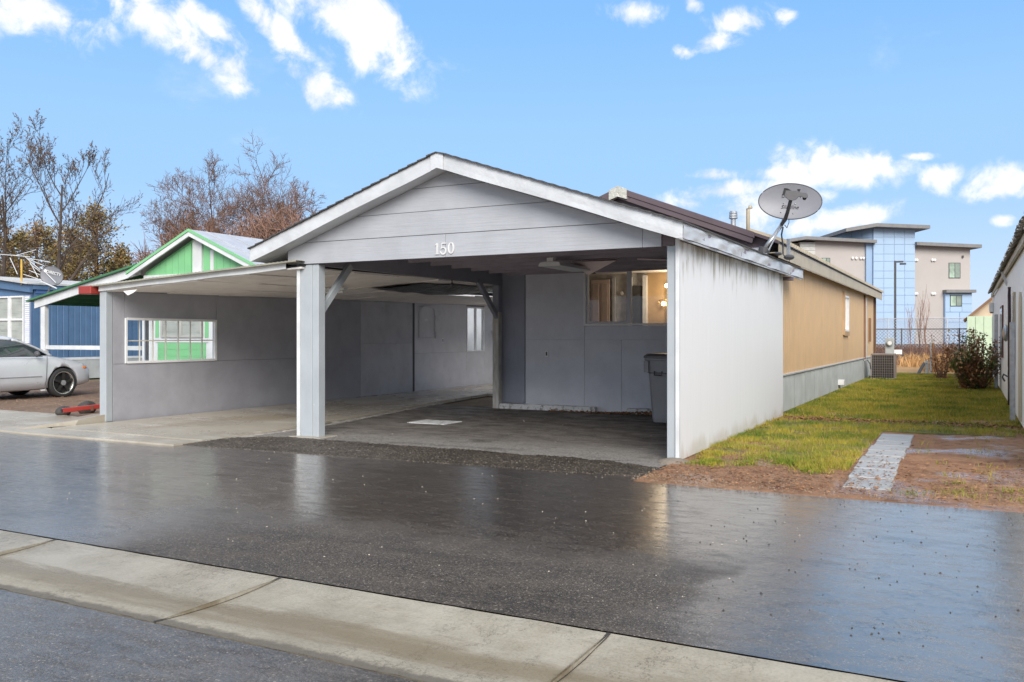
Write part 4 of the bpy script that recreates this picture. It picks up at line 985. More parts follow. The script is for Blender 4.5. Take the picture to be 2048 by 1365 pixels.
DM = dish(sd_, at(1580, 403, 13.3), (.17,-.975,.06), .462, .275, R(-4.5), .045, m_dish)
def on_dish(x, y, z=.0): return Matrix.Translation(DM @ Vector((x, y, z))) @ DM.to_3x3().to_4x4()
def dd(x, y): return .045*((x/.462)**2+(y/.275)**2-1)+.004
ink = mat('black_lettering', (.02,.02,.02), .5)
text_mesh('lettering', 'DIRECTV', .075, .0008, ink, sd_, on_dish(.02, .085, dd(.02,.085)+.004))
text_mesh('lettering', 'Slimline', .085, .0008, ink, sd_, on_dish(.0, -.085, dd(0,-.085)+.006), shear=.35)
mk = MB(); P_ = [(-.12,.10),(-.10,.205),(-.05,.20),(.02,.165),(-.03,.175),(-.075,.175),(-.085,.10)]
mk.v = [tuple(DM @ Vector((x, y, dd(x, y)+.004))) for x, y in P_]; mk.f = [tuple(range(len(P_)))]
mk.build('emblem', ink, sd_)
mk = MB(); P_ = [(.085,.19),(.14,.195),(.125,.155)]
mk.v = [tuple(DM @ Vector((x, y, dd(x, y)+.004))) for x, y in P_]; mk.f = [tuple(range(len(P_)))]; mk.build('emblem', ink, sd_)
for (x, y) in ((-.09,-.02),(.08,-.03),(-.12,-.17),(.06,-.18)):
    b = MB(); b.sphere(DM @ Vector((x, y, dd(x, y)+.002)), .011, .011, .011, 10, 6); b.build('bolt', m_steel, sd_, smooth=True)
MB().tube([at(1530,496,13.1), at(1548,472,13.15), at(1562,452,13.25), at(1569,436,13.45), at(1575,415,13.5)], [.030,.030,.030,.028,.026], 10).build('mast', m_steel, sd_, smooth=True)
MB().tube([at(1563,450,13.25), at(1570,440,13.1), at(1575,425,12.9), at(1581,402,12.6)], [.026,.030,.027,.026], 8).build('feed_arm', m_lnb, sd_, smooth=True)
lb = [(1571,381),(1592,382),(1600,385),(1613,386),(1616,391),(1615,396),(1608,397),(1603,393),(1597,394),(1592,400),(1584,402),(1576,400),(1571,394)]
lm = MB(); fr_ = [at(u, v, 12.45) for u, v in lb]; bk = [at(u, v, 12.60) for u, v in lb]; n_ = len(lb)
lm.add(fr_+bk, [tuple(range(n_)), tuple(range(n_, 2*n_))[::-1]]+[(i, i+n_, (i+1) % n_+n_, (i+1) % n_) for i in range(n_)])
lm.build('feed_head', m_lnb, sd_, bev=.006)
MB().cyl(at(1609,397,12.5), at(1610,394,12.62), .028, 12).build('feed_horn', m_black, sd_)
fp_ = at(1530,497,13.1)
MB().cyl((fp_.x-.02, fp_.y, fp_.z-.06), (fp_.x, fp_.y, fp_.z+.015), .085, 14).build('foot', m_dark, sd_)
MB().cyl(at(1561,455,13.2), at(1537,501,12.95), .010, 6).build('stay', m_steel, sd_)
MB().tube([at(1566,455,13.2), at(1563,470,13.3), at(1566,490,13.4), at(1566,508,13.4)], .013, 6).build('stay', m_dark, sd_, smooth=True)
MB().tube([at(1575,432,13.4)+Vector((.02,0,0)), at(1578,445,13.3), at(1574,456,13.2), at(1569,450,13.2)], .006, 6).build('cable', m_dark, sd_, smooth=True)
mp = thing('roof_bracket', 'short galvanised post on a grey bracket at the carport eave, right of the dish mast', 'bracket', tuple(at(1577,512,13.9)))
MB().beam(at(1577,512,13.9), at(1577,478,13.9), .05, .05).build('post', m_steel, mp, bev=.003)
b = MB(); b.sphere(at(1578,515,13.85), .085, .12, .045, 12, 6); b.build('base', m_dark, mp)
b = MB(); b.sphere(at(1556,508,13.6), .06, .09, .03, 12, 6); b.build('base', m_dark, mp)
MB().tube([at(1566,509,13.5), at(1572,516,13.4), at(1580,519,13.5), at(1578,524,13.4)], .008, 6).build('cable', m_black, mp, smooth=True)

# ------------------------------------------------------------------ blue mobile home, far left
bh = thing('mobile_home', 'blue metal mobile home with paired sash windows behind the silver car', 'mobile home', (-28, 17, 0))
BX, BY = -25.7, 17.0
def brz(x): return 3.02+.10*(BX-x) if x > -27.9 else 3.24-.10*(-27.9-x)
wl = MB()
n = 20; bx0 = -30.1
for (x0, x1, z0, z1) in ((-30.1,-27.52,.66,2.95),(-27.52,-26.04,.66,1.15),(-27.52,-26.04,2.66,2.95),(-26.04,BX-.03,.66,2.95)):
    wl.box(x0, x1, BY, BY+.06, z0, z1)
wl.build('front_wall', m_blue, bh)
# ribbed side wall in 1.2 m sheets
def blue_sheet(y0, wd=1.2):
    pts = []; w0 = wd/6
    for i in range(6):
        a = y0+w0*i; pts += [(BX, a+.004), (BX, a+w0*.8), (BX-.012, a+w0*.86), (BX-.012, a+w0*.96)]
    return MB().prism((pts+[(BX-.03, y0+wd-.003), (BX-.03, y0+.003)])[::-1], .68, 2.86, 'z').build('siding_sheet', m_blue, bh)
b0 = blue_sheet(17.06)
for k in range(1, 10): again(b0, bh, (0, 1.203*k, 0))
MB().box(-30.1, BX-.04, 17.1, 29.1, .7, 2.85).build('core', m_blue, bh)
MB().box(BX-.02, BX+.012, 17.0, 29.1, .62, .70).build('trim_band', m_white, bh)
MB().box(BX-.04, BX, 17.0, 29.1, .0, .617).build('skirting', m_skirt, bh)
MB().box(-30.1, BX-.04, BY-.0, BY+.04, .0, .655).build('skirting', m_skirt, bh)
# shallow bowed front fascia and roof
fa_pts = [(-30.25, 2.92), (-27.9, 3.16), (BX+.08, 2.86), (BX+.08, 3.02), (-27.9, 3.36), (-30.25, 3.12)]
MB().prism([(-30.25,2.78),(-27.9,2.98),(BX+.06,2.74),(BX+.06,2.98),(-27.9,3.26),(-30.25,3.06)], BY-.12, BY-.02, 'y').build('front_fascia', m_blue, bh)
MB().prism([(-30.4,3.07),(-27.9,3.27),(BX+.12,2.99),(BX+.12,3.04),(-27.9,3.33),(-30.4,3.12)], BY-.25, 29.3, 'y').build('roof', mat('dirty_white_roof', (.50,.50,.48), .5, layers=[((.3,.28,.25), 2, (1,1,1), .5, .75, .5)]), bh)
MB().box(BX-.02, BX+.08, BY-.02, 29.2, 2.84, 2.985).build('eave_fascia', m_blue, bh)
MB().box(BX-.02, BX+.03, 17.1, 29.1, 2.72, 2.835).build('eave_strip', mat('deep_blue_strip', (.06,.13,.30), .5), bh)
for x0 in (-27.50, -26.76):
    x1 = x0+.70; w3 = MB()
    for (a, b_, c, d_) in ((x0,x0+.045,1.16,2.65),(x1-.045,x1,1.16,2.65),(x0+.045,x1-.045,1.16,1.21),(x0+.045,x1-.045,2.60,2.65),(x0+.045,x1-.045,1.88,1.94)): w3.box(a, b_, BY-.05, BY+.02, c, d_)
    wo_ = w3.build('window', m_wframe, bh)
    MB().box(x0+.045, x1-.045, BY-.005, BY+.005, 1.21, 1.88).build('pane', m_blind, wo_)
    MB().box(x0+.045, x1-.045, BY-.006, BY+.004, 1.94, 2.60).build('pane', m_blind, wo_)
sh_ = MB().box(-26.02, -25.76, BY-.03, BY-.005, 1.15, 2.66).build('shutter', mat('shutter_grey', (.33,.35,.45), .5), bh)
lv0 = MB().prism([(BY-.05, 1.18), (BY-.031, 1.18), (BY-.031, 1.235)], -25.995, -25.785, 'x').build('louvre', mat('louvre_white', (.62,.64,.70), .5), sh_)
for k in range(1, 23): again(lv0, sh_, (0, 0, .063*k))
MB().prism([(-26.02,1.10),(-25.78,1.10),(-25.55,.70),(-26.02,.70)], BY-.10, BY-.005, 'y').build('sill_skirt', mat('shutter_grey', (0,0,0)), bh)
# aerial on its roof
ae_ = thing('tv_aerial', 'white rod television aerial on a yellow mast above the blue home', 'aerial', tuple(at(43, 568, 27)))
MB().cyl(at(43,570,27), at(43,519,27), .028, 8).build('mast', mat('yellow_paint', (.62,.38,.06), .5), ae_)
rods = [((0,509),(60,514)),((20,516),(35,549)),((30,512),(72,500)),((52,516),(101,525)),((57,519),(86,531)),((50,514),(80,540)),((58,541),(95,556)),((47,549),(88,562)),((60,528),(86,548)),((56,517),(76,555))]
for (a, b) in rods: MB().cyl(at(a[0],a[1],27), at(b[0],b[1],26.6), .011, 6).build('rod', m_white, ae_)
d2 = thing('satellite_dish', 'small grey satellite dish on a tripod above the green-roofed porch', 'satellite dish', tuple(at(95, 598, 22.3)))
DM = dish(d2, at(103, 552, 22.6), (.33,-.93,.05), .33, .245, R(-14), .05, m_dish)
text_mesh('lettering', 'DIRECTV', .105, .0008, m_plate, d2, DM @ Matrix.Translation((.05, .08, .012)))
em = MB(); em.cyl(DM @ Vector((-.20,.085,-.005)), DM @ Vector((-.20,.085,.012)), .038, 14); em.build('emblem', m_plate, d2)
MB().cyl(at(90,599,22.3), at(103,570,22.8), .025, 8).build('mast', m_dark, d2)
MB().cyl(at(112,588,22.3), at(101,571,22.7), .012, 6).build('stay', m_dark, d2)
MB().cyl(at(82,563,22.6), at(113,577,21.9), .018, 6).build('feed_arm', m_white, d2)
MB().cyl(at(82,536,22.7), at(112,566,22.5), .012, 6).build('rear_strut', m_white, d2)

# ------------------------------------------------------------------ green mobile home with its porch roof
gh = thing('mobile_home', 'narrow green and white mobile home with a gabled roof behind the grey lean-to', 'mobile home', (-15.3, 14, 0))
GX0, GX1, GXC, GZ, GY = -17.05, -13.55, -15.3, 3.76, 14.0
gs = .44
def gz(x): return GZ-gs*abs(x-GXC)
MB().box(GX0+.05, GX1-.05, GY+.05, 28, 0, 2.85).build('core', m_wframe, gh)
MB().prism([(GX0+.03,2.6),(GX1-.03,2.6),(GX1-.03,gz(GX1)-.12),(GXC,GZ-.12),(GX0+.03,gz(GX0)-.12)], GY+.03, 28, 'y').build('gable_core', m_green, gh)
# vertical boards in the gable
x = GX0+.16
while x < GX1-.2:
    x2 = min(x+.20, GX1-.16)
    if not (GXC-.12 < (x+x2)/2 < GXC+.20):
        MB().prism([(x+.004, 2.78), (x2-.004, 2.78), (x2-.004, gz(x2)-.20), (x+.004, gz(x)-.20)], GY-.0, GY+.028, 'y').build('gable_board', m_green, gh)
    x += .20
MB().box(GXC-.12, GXC+.16, GY-.02, GY+.03, 2.80, GZ-.22).build('gable_post', m_white, gh)
MB().box(GXC+.42, GXC+.52, GY-.012, GY+.03, 2.80, 3.30).build('gable_batten', m_white, gh)
MB().box(GX0+.05, GX1-.05, GY-.03, GY+.03, 2.66, 2.80).build('band', m_white, gh)
# lower front: white cladding with green sections
MB().box(GX0+.02, GX1-.02, GY+.0, GY+.03, .75, 2.64).build('front_cladding', m_white, gh)
for k in range(3): MB().box(-16.55, -15.02, GY-.016, GY-.001, .78+.155*k, .78+.155*k+.151).build('green_board', m_green, gh)
for (a, b) in ((-16.63,-16.52),(-15.05,-14.94)): MB().box(a, b, GY-.012, GY-.001, 1.36, 2.4).build('green_strip', m_green, gh)
MB().box(-16.62, -14.95, GY-.02, GY-.0, 1.25, 1.345).build('sill_band', m_white, gh)
for (a, b) in ((GX0, GX0+.28), (-14.55, -14.25), (GX1-.16, GX1)): MB().box(a, b, GY-.03, GY-.001, .75, 2.65).build('white_trim', m_white, gh)
w4 = MB()
for (a, b, c, d_) in ((-16.42,-16.36,1.36,2.3),(-15.16,-15.10,1.36,2.3),(-16.36,-15.16,1.36,1.41),(-16.36,-15.16,2.25,2.3),(-15.80,-15.74,1.41,2.25)): w4.box(a, b, GY-.05, GY-.0, c, d_)
w4o = w4.build('window', mat('grey_window_frame', (.42,.41,.38), .5), gh)
MB().box(-16.36, -15.80, GY-.02, GY-.012, 1.41, 2.25).build('pane', m_blind, w4o)
MB().box(-15.74, -15.16, GY-.02, GY-.012, 1.41, 2.25).build('pane', m_blind, w4o)
MB().box(-15.60, -15.42, GY-.024, GY-.021, 1.78, 1.92).build('sticker', m_plate, w4o)
MB().box(GX0+.02, GX1-.02, GY+.02, GY+.06, 0, .74).build('skirting', m_skirt, gh)
for sgn, nm in ((-1, 'l'), (1, 'r')):
    xe = GXC+sgn*2.0
    MB().prism([(GXC, GZ-.05), (xe, gz(xe)-.05), (xe, gz(xe)), (GXC, GZ)], GY-.22, 28.2, 'y').build('roof_slope', mat('pale_metal_roof', (.50,.51,.53), .4, metal=.3, layers=[((.32,.31,.30), 1.5, (1,1,1), .5, .75, .5)]), gh)
    MB().prism([(GXC, GZ-.052), (xe, gz(xe)-.052), (xe, gz(xe)-.15), (GXC, GZ-.15)], GY-.24, GY-.20, 'y').build('rake_board', m_white, gh)
    MB().prism([(GXC, GZ+.012), (xe+sgn*.03, gz(xe)+.012-.01), (xe+sgn*.03, gz(xe)-.058), (GXC, GZ-.048)], GY-.26, GY-.225, 'y').build('rake_edge', m_green, gh)
rp0 = MB().prism([(GXC+.05, GZ-.02), (GXC+2.0, gz(GXC+2.0)+.001), (GXC+2.0, gz(GXC+2.0)+.022), (GXC+.05, GZ+.0)], 14.2, 14.24, 'y').build('roof_rib', mat('pale_metal_roof', (0,0,0)), gh)
for k in range(1, 20): again(rp0, gh, (0, .7*k, 0))
# porch roof
pr = thing('porch_roof', 'white edged porch roof with a dark green underside between the blue and green homes', 'porch', (-19, 14, 0))
pz = lambda x: 2.32+.19*(x+20.95)
MB().prism([(-21.2, pz(-21.2)-.01), (-17.12, pz(-17.12)-.01), (-17.12, pz(-17.12)+.03), (-21.2, pz(-21.2)+.03)], 13.85, 21.5, 'y').build('roof_sheet', m_greendk, pr)
MB().prism([(-21.0, pz(-21.0)-.215), (-17.12, pz(-17.12)-.215), (-17.12, pz(-17.12)-.015), (-21.0, pz(-21.0)-.015)], 13.95, 14.0, 'y').build('front_beam', m_white, pr)
for k in range(9): MB().box(-21.0+.45*k, -20.95+.45*k, 14.02, 21.4, pz(-21.0+.45*k)-.12, pz(-21.0+.45*k)-.012).build('rafter', m_greendk, pr)
for (x, y) in ((-20.72, 13.98), (-20.72, 21.2)): MB().box(x-.08, x+.08, y, y+.12, 0, pz(x)-.20).build('post', m_white, pr, bev=.006)
MB().box(-20.64, -17.15, 14.02, 14.07, 1.06, 1.16).build('rail', m_white, pr)

# ------------------------------------------------------------------ silver car
cr = thing('parked_car', 'dusty silver sedan with black spoke alloy wheels parked nose away at the left edge', 'car', (-19.05, 11.42, 0))
# sections along the length (y local, nose at +): half width, sill z, belt z, top z, half width at top
LOW = [(-2.28,.56,.42,.78,.80),(-2.20,.74,.30,.90,.90),(-1.95,.83,.22,.97,1.00),(-1.3,.86,.20,.985,1.02),(-.4,.865,.19,.965,.99),(.4,.865,.19,.945,.97),(.95,.862,.20,.935,.965),(1.35,.855,.22,.88,.92),(1.75,.83,.24,.80,.84),(2.02,.77,.27,.70,.735),(2.16,.66,.30,.60,.62),(2.23,.50,.36,.52,.53)]
def low_section(y, w_, z0, zb, zt):
    h = zb-z0
    return [(w_*.80, z0), (w_*.97, z0+.04), (w_, z0+h*.28), (w_*1.01, z0+h*.50), (w_*1.0, z0+h*.72), (w_*.975, z0+h*.93), (w_*.92, zb+.005), (w_*.70, zt), (w_*.35, zt+.012), (0, zt+.016)]
def interp(tab, n):
    out = []
    for i in range(len(tab)-1):
        for k in range(n):
            t = k/n; p0 = tab[max(i-1,0)]; p1 = tab[i]; p2 = tab[i+1]; p3 = tab[min(i+2, len(tab)-1)]
            out.append(tuple(.5*((2*p1[j])+(-p0[j]+p2[j])*t+(2*p0[j]-5*p1[j]+4*p2[j]-p3[j])*t*t+(-p0[j]+3*p1[j]-3*p2[j]+p3[j])*t**3) for j in range(len(p1))))
    return out+[tab[-1]]
secs = interp(LOW, 4); body = MB(); ring_n = None
rings = []
for s_ in secs:
    hs_ = low_section(*s_); pts = [(x, s_[0], z) for x, z in hs_]+[(-x, s_[0], z) for x, z in hs_[-2::-1]]
    rings.append(pts)
nr = len(rings[0])
for r_ in rings: body.v += r_
for i in range(len(rings)-1):
    for k in range(nr-1): body.f.append((i*nr+k, (i+1)*nr+k, (i+1)*nr+k+1, i*nr+k+1))
    body.f.append((i*nr+nr-1, (i+1)*nr+nr-1, (i+1)*nr, i*nr))
body.f += [tuple(range(nr)), tuple(range((len(rings)-1)*nr, len(rings)*nr))[::-1]]
bo = body.build('body', m_silver, cr, smooth=True, local=True)
# wheel arches cut from the shell
cut = MB()
for yw in (1.36, -1.27): cut.cyl((-1.2, yw, .335), (1.2, yw, .335), .375, 36)
cu_ = cut.build('arch_cutter', m_black, cr, local=True)
for ob in (bo, cu_):
    import bmesh
    bm = bmesh.new(); bm.from_mesh(ob.data); bmesh.ops.recalc_face_normals(bm, faces=bm.faces); bm.to_mesh(ob.data); bm.free()
mo = bo.modifiers.new('arch', 'BOOLEAN'); mo.operation = 'DIFFERENCE'; mo.object = cu_; mo.solver = 'EXACT'
bpy.context.view_layer.update()
me_ = bpy.data.meshes.new_from_object(bo.evaluated_get(bpy.context.evaluated_depsgraph_get()))
bo.modifiers.clear(); bo.data = me_; bpy.data.objects.remove(cu_)
me_.materials.clear(); me_.materials.append(m_silver)
for p in me_.polygons: p.material_index = 0
# glasshouse
TOP = [(-1.75,.70,.97,.99),(-1.15,.735,.97,1.30),(-.70,.745,.96,1.40),(-.1,.75,.955,1.425),(.35,.745,.95,1.375),(.80,.72,.945,1.18),(1.18,.68,.93,.955)]
def top_section(y, w_, zb, zt):
    f = (zt-zb)/.46
    return [(w_*1.07, zb-.02), (w_*1.02, zb+(zt-zb)*.35), (w_*(1.0-.12*f), zb+(zt-zb)*.80), (w_*(.90-.12*f), zt-.025*f), (w_*.45, zt-.003), (0, zt)]
ts = interp(TOP, 5); gl_ = MB(); rr = []
for s_ in ts:
    q = top_section(*s_); rr.append([(x, s_[0], z) for x, z in q]+[(-x, s_[0], z) for x, z in q[-2::-1]])
nr = len(rr[0])
def loft_part(name, cols, rows, m, off=0):
    mb = MB(); used = {}
    for i in rows:
        for k in cols:
            mb.add([Vector(rr[i][k])+Vector(((1 if rr[i][k][0] > 0 else -1)*off if abs(rr[i][k][0]) > .3 else 0, 0, off)), rr[i+1][k], rr[i+1][k+1], rr[i][k+1]] if False else [rr[i][k], rr[i+1][k], rr[i+1][k+1], rr[i][k+1]], [(0,1,2,3)])
    import bmesh
    o = mb.build(name, m, cr, smooth=True, local=True)
    bm = bmesh.new(); bm.from_mesh(o.data); bmesh.ops.remove_doubles(bm, verts=bm.verts, dist=.0005); bmesh.ops.recalc_face_normals(bm, faces=bm.faces); bm.to_mesh(o.data); bm.free()
    return o
R_all = range(len(rr)-1); NC = nr-1
loft_part('roof', [2,3,4,5,6,7], range(8, 21), m_silver)
loft_part('windscreen', [3,4,5,6], range(21, len(rr)-1), m_carglass)
loft_part('rear_screen', [3,4,5,6], range(0, 8), m_carglass)
for cs, nm in (([0,1], 'side_window'), ([NC-2, NC-1], 'side_window')):
    loft_part(nm, cs, range(3, 26), m_carglass)
for sx in (1, -1):
    pill = [rr[i][2 if sx > 0 else nr-3] for i in range(19, len(rr))]
    MB().tube([Vector(p)+Vector((.0,0,.004)) for p in pill], .026, 8).build('windscreen_pillar', m_silver, cr, smooth=True, local=True)
    MB().tube([Vector(rr[i][2 if sx > 0 else nr-3])+Vector((0,0,.004)) for i in range(1, 20)], .024, 8).build('roof_rail', m_silver, cr, smooth=True, local=True)
    MB().beam((sx*.80,-.28,.95), (sx*.665,-.33,1.37), .02, .09).build('door_pillar', m_black, cr, local=True)
    MB().tube([(sx*(.868), y, .955-.01*abs(y)) for y in (-1.3,-.5,.3,.85)], .010, 6).build('belt_strip', m_dark, cr, local=True)
    MB().tube([(sx*.874, y, .505) for y in (-.95,.0,.83)], .013, 6).build('rub_strip', mat('silver_strip', (.40,.41,.42), .4, metal=.4), cr, local=True)
    MB().box(*( (.866,.880) if sx > 0 else (-.880,-.866)), -.62, -.42, .735, .765).build('door_handle', m_silver, cr, bev=.006, local=True)
    mr_ = MB(); mr_.sphere((sx*.96,.66,1.0), .085, .055, .068, 14, 8); mr_.box(*((.86,.93) if sx > 0 else (-.93,-.86)), .64, .68, .945, .975)
    mr_.build('mirror', m_dark, cr, smooth=False, local=True)
    # door gap lines as thin dark seams
    for ys_ in (.96, -.34): MB().tube([(sx*.868,ys_,.94), (sx*.876,ys_-.01,.7), (sx*.876,ys_-.02,.45), (sx*.862,ys_-.05,.28)], .005, 5).build('door_seam', m_black, cr, local=True)
    hl = MB(); hl.grid(lambda u, v: (sx*(.80-.17*u-.02*v), 1.80+.32*u, .63+.10*v+.06*(1-u)), 8, 4); hl.build('headlight', m_lamp, cr, smooth=True, local=True)
    hs2 = MB(); hs2.sphere((sx*.765,1.90,.66), .035, .11, .05); hs2.build('side_indicator', m_amber, cr, smooth=True, local=True)
    for yw in (1.36, -1.27):
        wx = sx*.77
        wh = MB()
        prof = [(-.10,.27),(-.105,.305),(-.085,.328),(-.04,.335),(.04,.335),(.085,.328),(.105,.305),(.10,.255)]
        wh.grid(lambda u, v: (wx+sx*prof[min(7, int(round(v*7)))][0], yw+prof[min(7, int(round(v*7)))][1]*math.cos(2*math.pi*u), .335+prof[min(7, int(round(v*7)))][1]*math.sin(2*math.pi*u)), 40, 7)
        ty = wh.build('wheel', m_tyre, cr, smooth=True, local=True)
        rm = MB(); pr_ = [(.095,.262),(.10,.25),(.085,.235),(.02,.232)]
        rm.grid(lambda u, v: (wx+sx*pr_[min(3, int(round(v*3)))][0], yw+pr_[min(3, int(round(v*3)))][1]*math.cos(2*math.pi*u), .335+pr_[min(3, int(round(v*3)))][1]*math.sin(2*math.pi*u)), 40, 3)
        rm.build('rim', mat('polished_rim', (.62,.60,.56), .25, metal=.8), ty, smooth=True, local=True)
        MB().cyl((wx+sx*.0,yw,.335), (wx+sx*.035,yw,.335), .232, 30).build('brake_shield', m_black, ty, local=True)
        for q in range(5):
            t = 2*math.pi*q/5+.3
            MB().beam((wx+sx*.075, yw+.04*math.cos(t), .335+.04*math.sin(t)), (wx+sx*.085, yw+.236*math.cos(t), .335+.236*math.sin(t)), .055, .03, (1,0,0)).build('spoke', mat('black_spoke', (.03,.028,.026), .3, metal=.4), ty, local=True)
        MB().cyl((wx+sx*.06,yw,.335), (wx+sx*.10,yw,.335), .062, 8).build('hub_cap', m_steel, ty, local=True)
MB().box(-.72, .72, -2.0, 1.80, .24, .5).build('underbody', m_black, cr, local=True)
MB().box(.42, .60, 2.06, 2.16, .40, .47).build('bumper_grille', m_black, cr, local=True)
MB().box(-.60, -.42, 2.06, 2.16, .40, .47).build('bumper_grille', m_black, cr, local=True)

# ------------------------------------------------------------------ downpipe on the ground, rocks, wedge
rpipe = thing('downpipe', 'fallen red box downpipe lying on soil beside the lean-to corner', 'downpipe', (-13.6, 10.0, 0))
MB().beam((-13.62,9.55,.13), (-13.15,10.65,.22), .095, .075).build('pipe', m_gutterm, rpipe, bev=.008)
MB().beam((-13.628,9.53,.129), (-13.615,9.56,.131), .075, .055).build('pipe_mouth', m_black, rpipe)
MB().beam((-13.45,9.95,.150), (-13.43,9.99,.153), .105, .086).build('joint_band', mat('rust', (.16,.05,.03), .7), rpipe)
for i, (x, y, r_, lab) in enumerate([(-13.95,9.80,.10,'dark rounded rock leaning beside the fallen red downpipe'),(-14.0,10.3,.13,'larger dark rock behind the fallen red downpipe')]):
    mb = MB(); mb.sphere((x,y,r_*.8), r_*.9, r_*1.3, r_, 18, 12)
    mb.v = [tuple(Vector(p)+Vector((1,1,1))*.03*fnoise(p[0]*9, p[1]*9, p[2]*9)) for p in mb.v]
    tag(mb.build('rock', m_rock, None, smooth=True), lab, 'rock')
wd = MB().add([(-12.95,9.6,.02),(-12.17,9.35,.02),(-12.17,8.75,.02),(-12.45,7.98,.02),(-12.95,9.6,.19),(-12.17,9.40,.16),(-12.17,8.8,.10),(-12.45,7.98,.026)], [(3,2,1,0),(4,5,6,7),(0,1,5,4),(1,2,6,5),(2,3,7,6),(3,0,4,7)])
wd.v[4] = (-12.9,9.6,.10)
tag(wd.build('concrete_wedge', m_slabt, None), 'low concrete wedge kerb running out from the lean-to corner post', 'kerb')

# ------------------------------------------------------------------ beside the tan home: condenser, meter, vents
ac = thing('air_conditioner', 'brown grey air conditioning condenser standing at the far end of the tan home', 'air conditioner', (-2.42, 30.35, 0))
MB().box(-2.80, -2.05, 30.02, 30.72, 0, .05).build('pad', m_curbc, ac)
MB().box(-2.74, -2.10, 30.07, 30.68, .06, .78).build('coil', mat('condenser_dark', (.035,.032,.030), .6), ac)
MB().box(-2.77, -2.07, 30.04, 30.71, .78, .83).build('top_cover', m_coil, ac, bev=.01)
for (x, y) in ((-2.765,30.045),(-2.075,30.045),(-2.765,30.705),(-2.075,30.705)): MB().box(x-.015, x+.015, y-.015, y+.015, .05, .79).build('corner_post', m_coil, ac)
gv0 = MB().box(-2.70, -2.692, 30.045, 30.055, .06, .78).build('grille_bar', m_coil, ac)
for k in range(1, 10): again(gv0, ac, (.066*k, 0, 0))
gh0 = MB().box(-2.76, -2.08, 30.038, 30.046, .12, .128).build('grille_bar', m_coil, ac)
for k in range(1, 9): again(gh0, ac, (0, 0, .08*k))
gs0 = MB().box(-2.086, -2.072, 30.1, 30.11, .06, .78).build('grille_bar', m_coil, ac)
for k in range(1, 8): again(gs0, ac, (0, .075*k, 0))
MB().tube([(-2.95,29.6,.62), (-2.85,29.7,.64), (-2.78,29.85,.52), (-2.76,29.95,.34)], .018, 7).build('conduit', m_steel, ac, smooth=True)
mt = thing('meter_pedestal', 'grey electricity meter pedestal with round glass meter behind the condenser', 'meter', (-2.45, 34.9, 0))
MB().box(-2.72, -2.42, 34.8, 34.95, 0, 1.32).build('pedestal', m_skirt, mt, bev=.01)
MB().cyl((-2.55,34.79,1.14), (-2.55,34.68,1.14), .105, 22).build('meter_glass', m_steel, mt)
MB().cyl((-2.55,34.685,1.14), (-2.55,34.675,1.14), .075, 22).build('meter_face', m_plate, mt)
tag(MB().box(-3.0, -2.85, 23.9, 24.15, .12, .26).build('skirting_vent', m_plate, None, bev=.01), 'small white vent low on the skirting of the tan home', 'vent')

# ------------------------------------------------------------------ three storey building beyond the fence
bl = thing('hotel_building', 'three storey grey and blue panelled building with flat roofs beyond the back fence', 'building', (-8.67, 102.71, 0), YAW)
# local frame: x right, y away; x = r-40, y = d-95
def BB(name, x0, x1, y0, y1, z0, z1, m, p=None, bev=0): return MB().box(x0-40, x1-40, y0, y1, z0, z1).build(name, m, p or bl, bev=bev, local=True)
BB('wall', 33.27, 39.0, .6, 14, 0, 11.75, m_stucco); BB('wall', 28.0, 31.6, 1.2, 14, 0, 11.6, m_stucco)
BB('wall', 44.03, 50.28, .6, 14, 0, 11.35, m_stucco)
BB('tower_core', 39.44, 44.0, .12, 9, 0, 13.3, m_bluep)
# horizontal lap boards in the pale bay
lapm = mat('pale_lap_board', (.50,.50,.47), .6)
BB('bay_core', 31.62, 33.25, .72, 8, 0, 11.7, lapm)
for k in range(17): BB('lap_board', 31.6, 33.26, .56-.0, .70, 11.7-.46*(k+1), 11.7-.46*k-.03, lapm)
# tower cladding: every panel its own piece
wpx = (44.0-39.44)/4
zz = [13.25-.30]; h_ = [ .92 ]+[1.06,.78]*9
zt = 13.22
pan0 = {}
row = 0
while zt > .6:
    hh = 1.05 if row % 2 == 0 else .80
    for c in range(4):
        key = (round(hh, 2), c >= 0)
        x0 = 39.44+wpx*c
        if key not in pan0:
            pan0[key] = (BB('panel', x0+.02, x0+wpx-.02, .06, .118, zt-hh+.02, zt-.02, m_bluep), x0, zt)
        else:
            o, xx, zq = pan0[key]; again(o, bl, (x0-xx, 0, zt-zq))
    # left return of the tower, turned away from us
    for c in range(3):
        x0 = 36.70+(39.40-36.70)/3*c; x1 = x0+(39.40-36.70)/3
        if zt > 11.6:
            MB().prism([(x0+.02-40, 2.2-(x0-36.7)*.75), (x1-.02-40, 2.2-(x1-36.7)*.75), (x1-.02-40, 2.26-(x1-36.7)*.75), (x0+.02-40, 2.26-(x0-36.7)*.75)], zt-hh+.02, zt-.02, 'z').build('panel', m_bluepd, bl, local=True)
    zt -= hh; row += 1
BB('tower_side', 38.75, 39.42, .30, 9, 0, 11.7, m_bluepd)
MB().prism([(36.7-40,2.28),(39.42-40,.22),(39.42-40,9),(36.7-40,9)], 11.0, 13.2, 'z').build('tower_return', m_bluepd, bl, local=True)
# roofs as sloping slabs with deep edges
def roof(pts, th, y0, y1):
    up = [(x-40, z) for x, z in pts]; dn = [(x-40, z-th) for x, z in pts[::-1]]
    return MB().prism(up+dn, y0, y1, 'y').build('roof', m_roofg, bl, local=True)
roof([(36.0,13.0),(39.3,13.55),(45.05,13.32)], .38, -1.2, 10)
roof([(28.0,11.6),(31.9,12.22),(39.6,11.82)], .34, -.5, 14)
roof([(43.98,11.62),(51.05,11.32)], .36, -.4, 14)
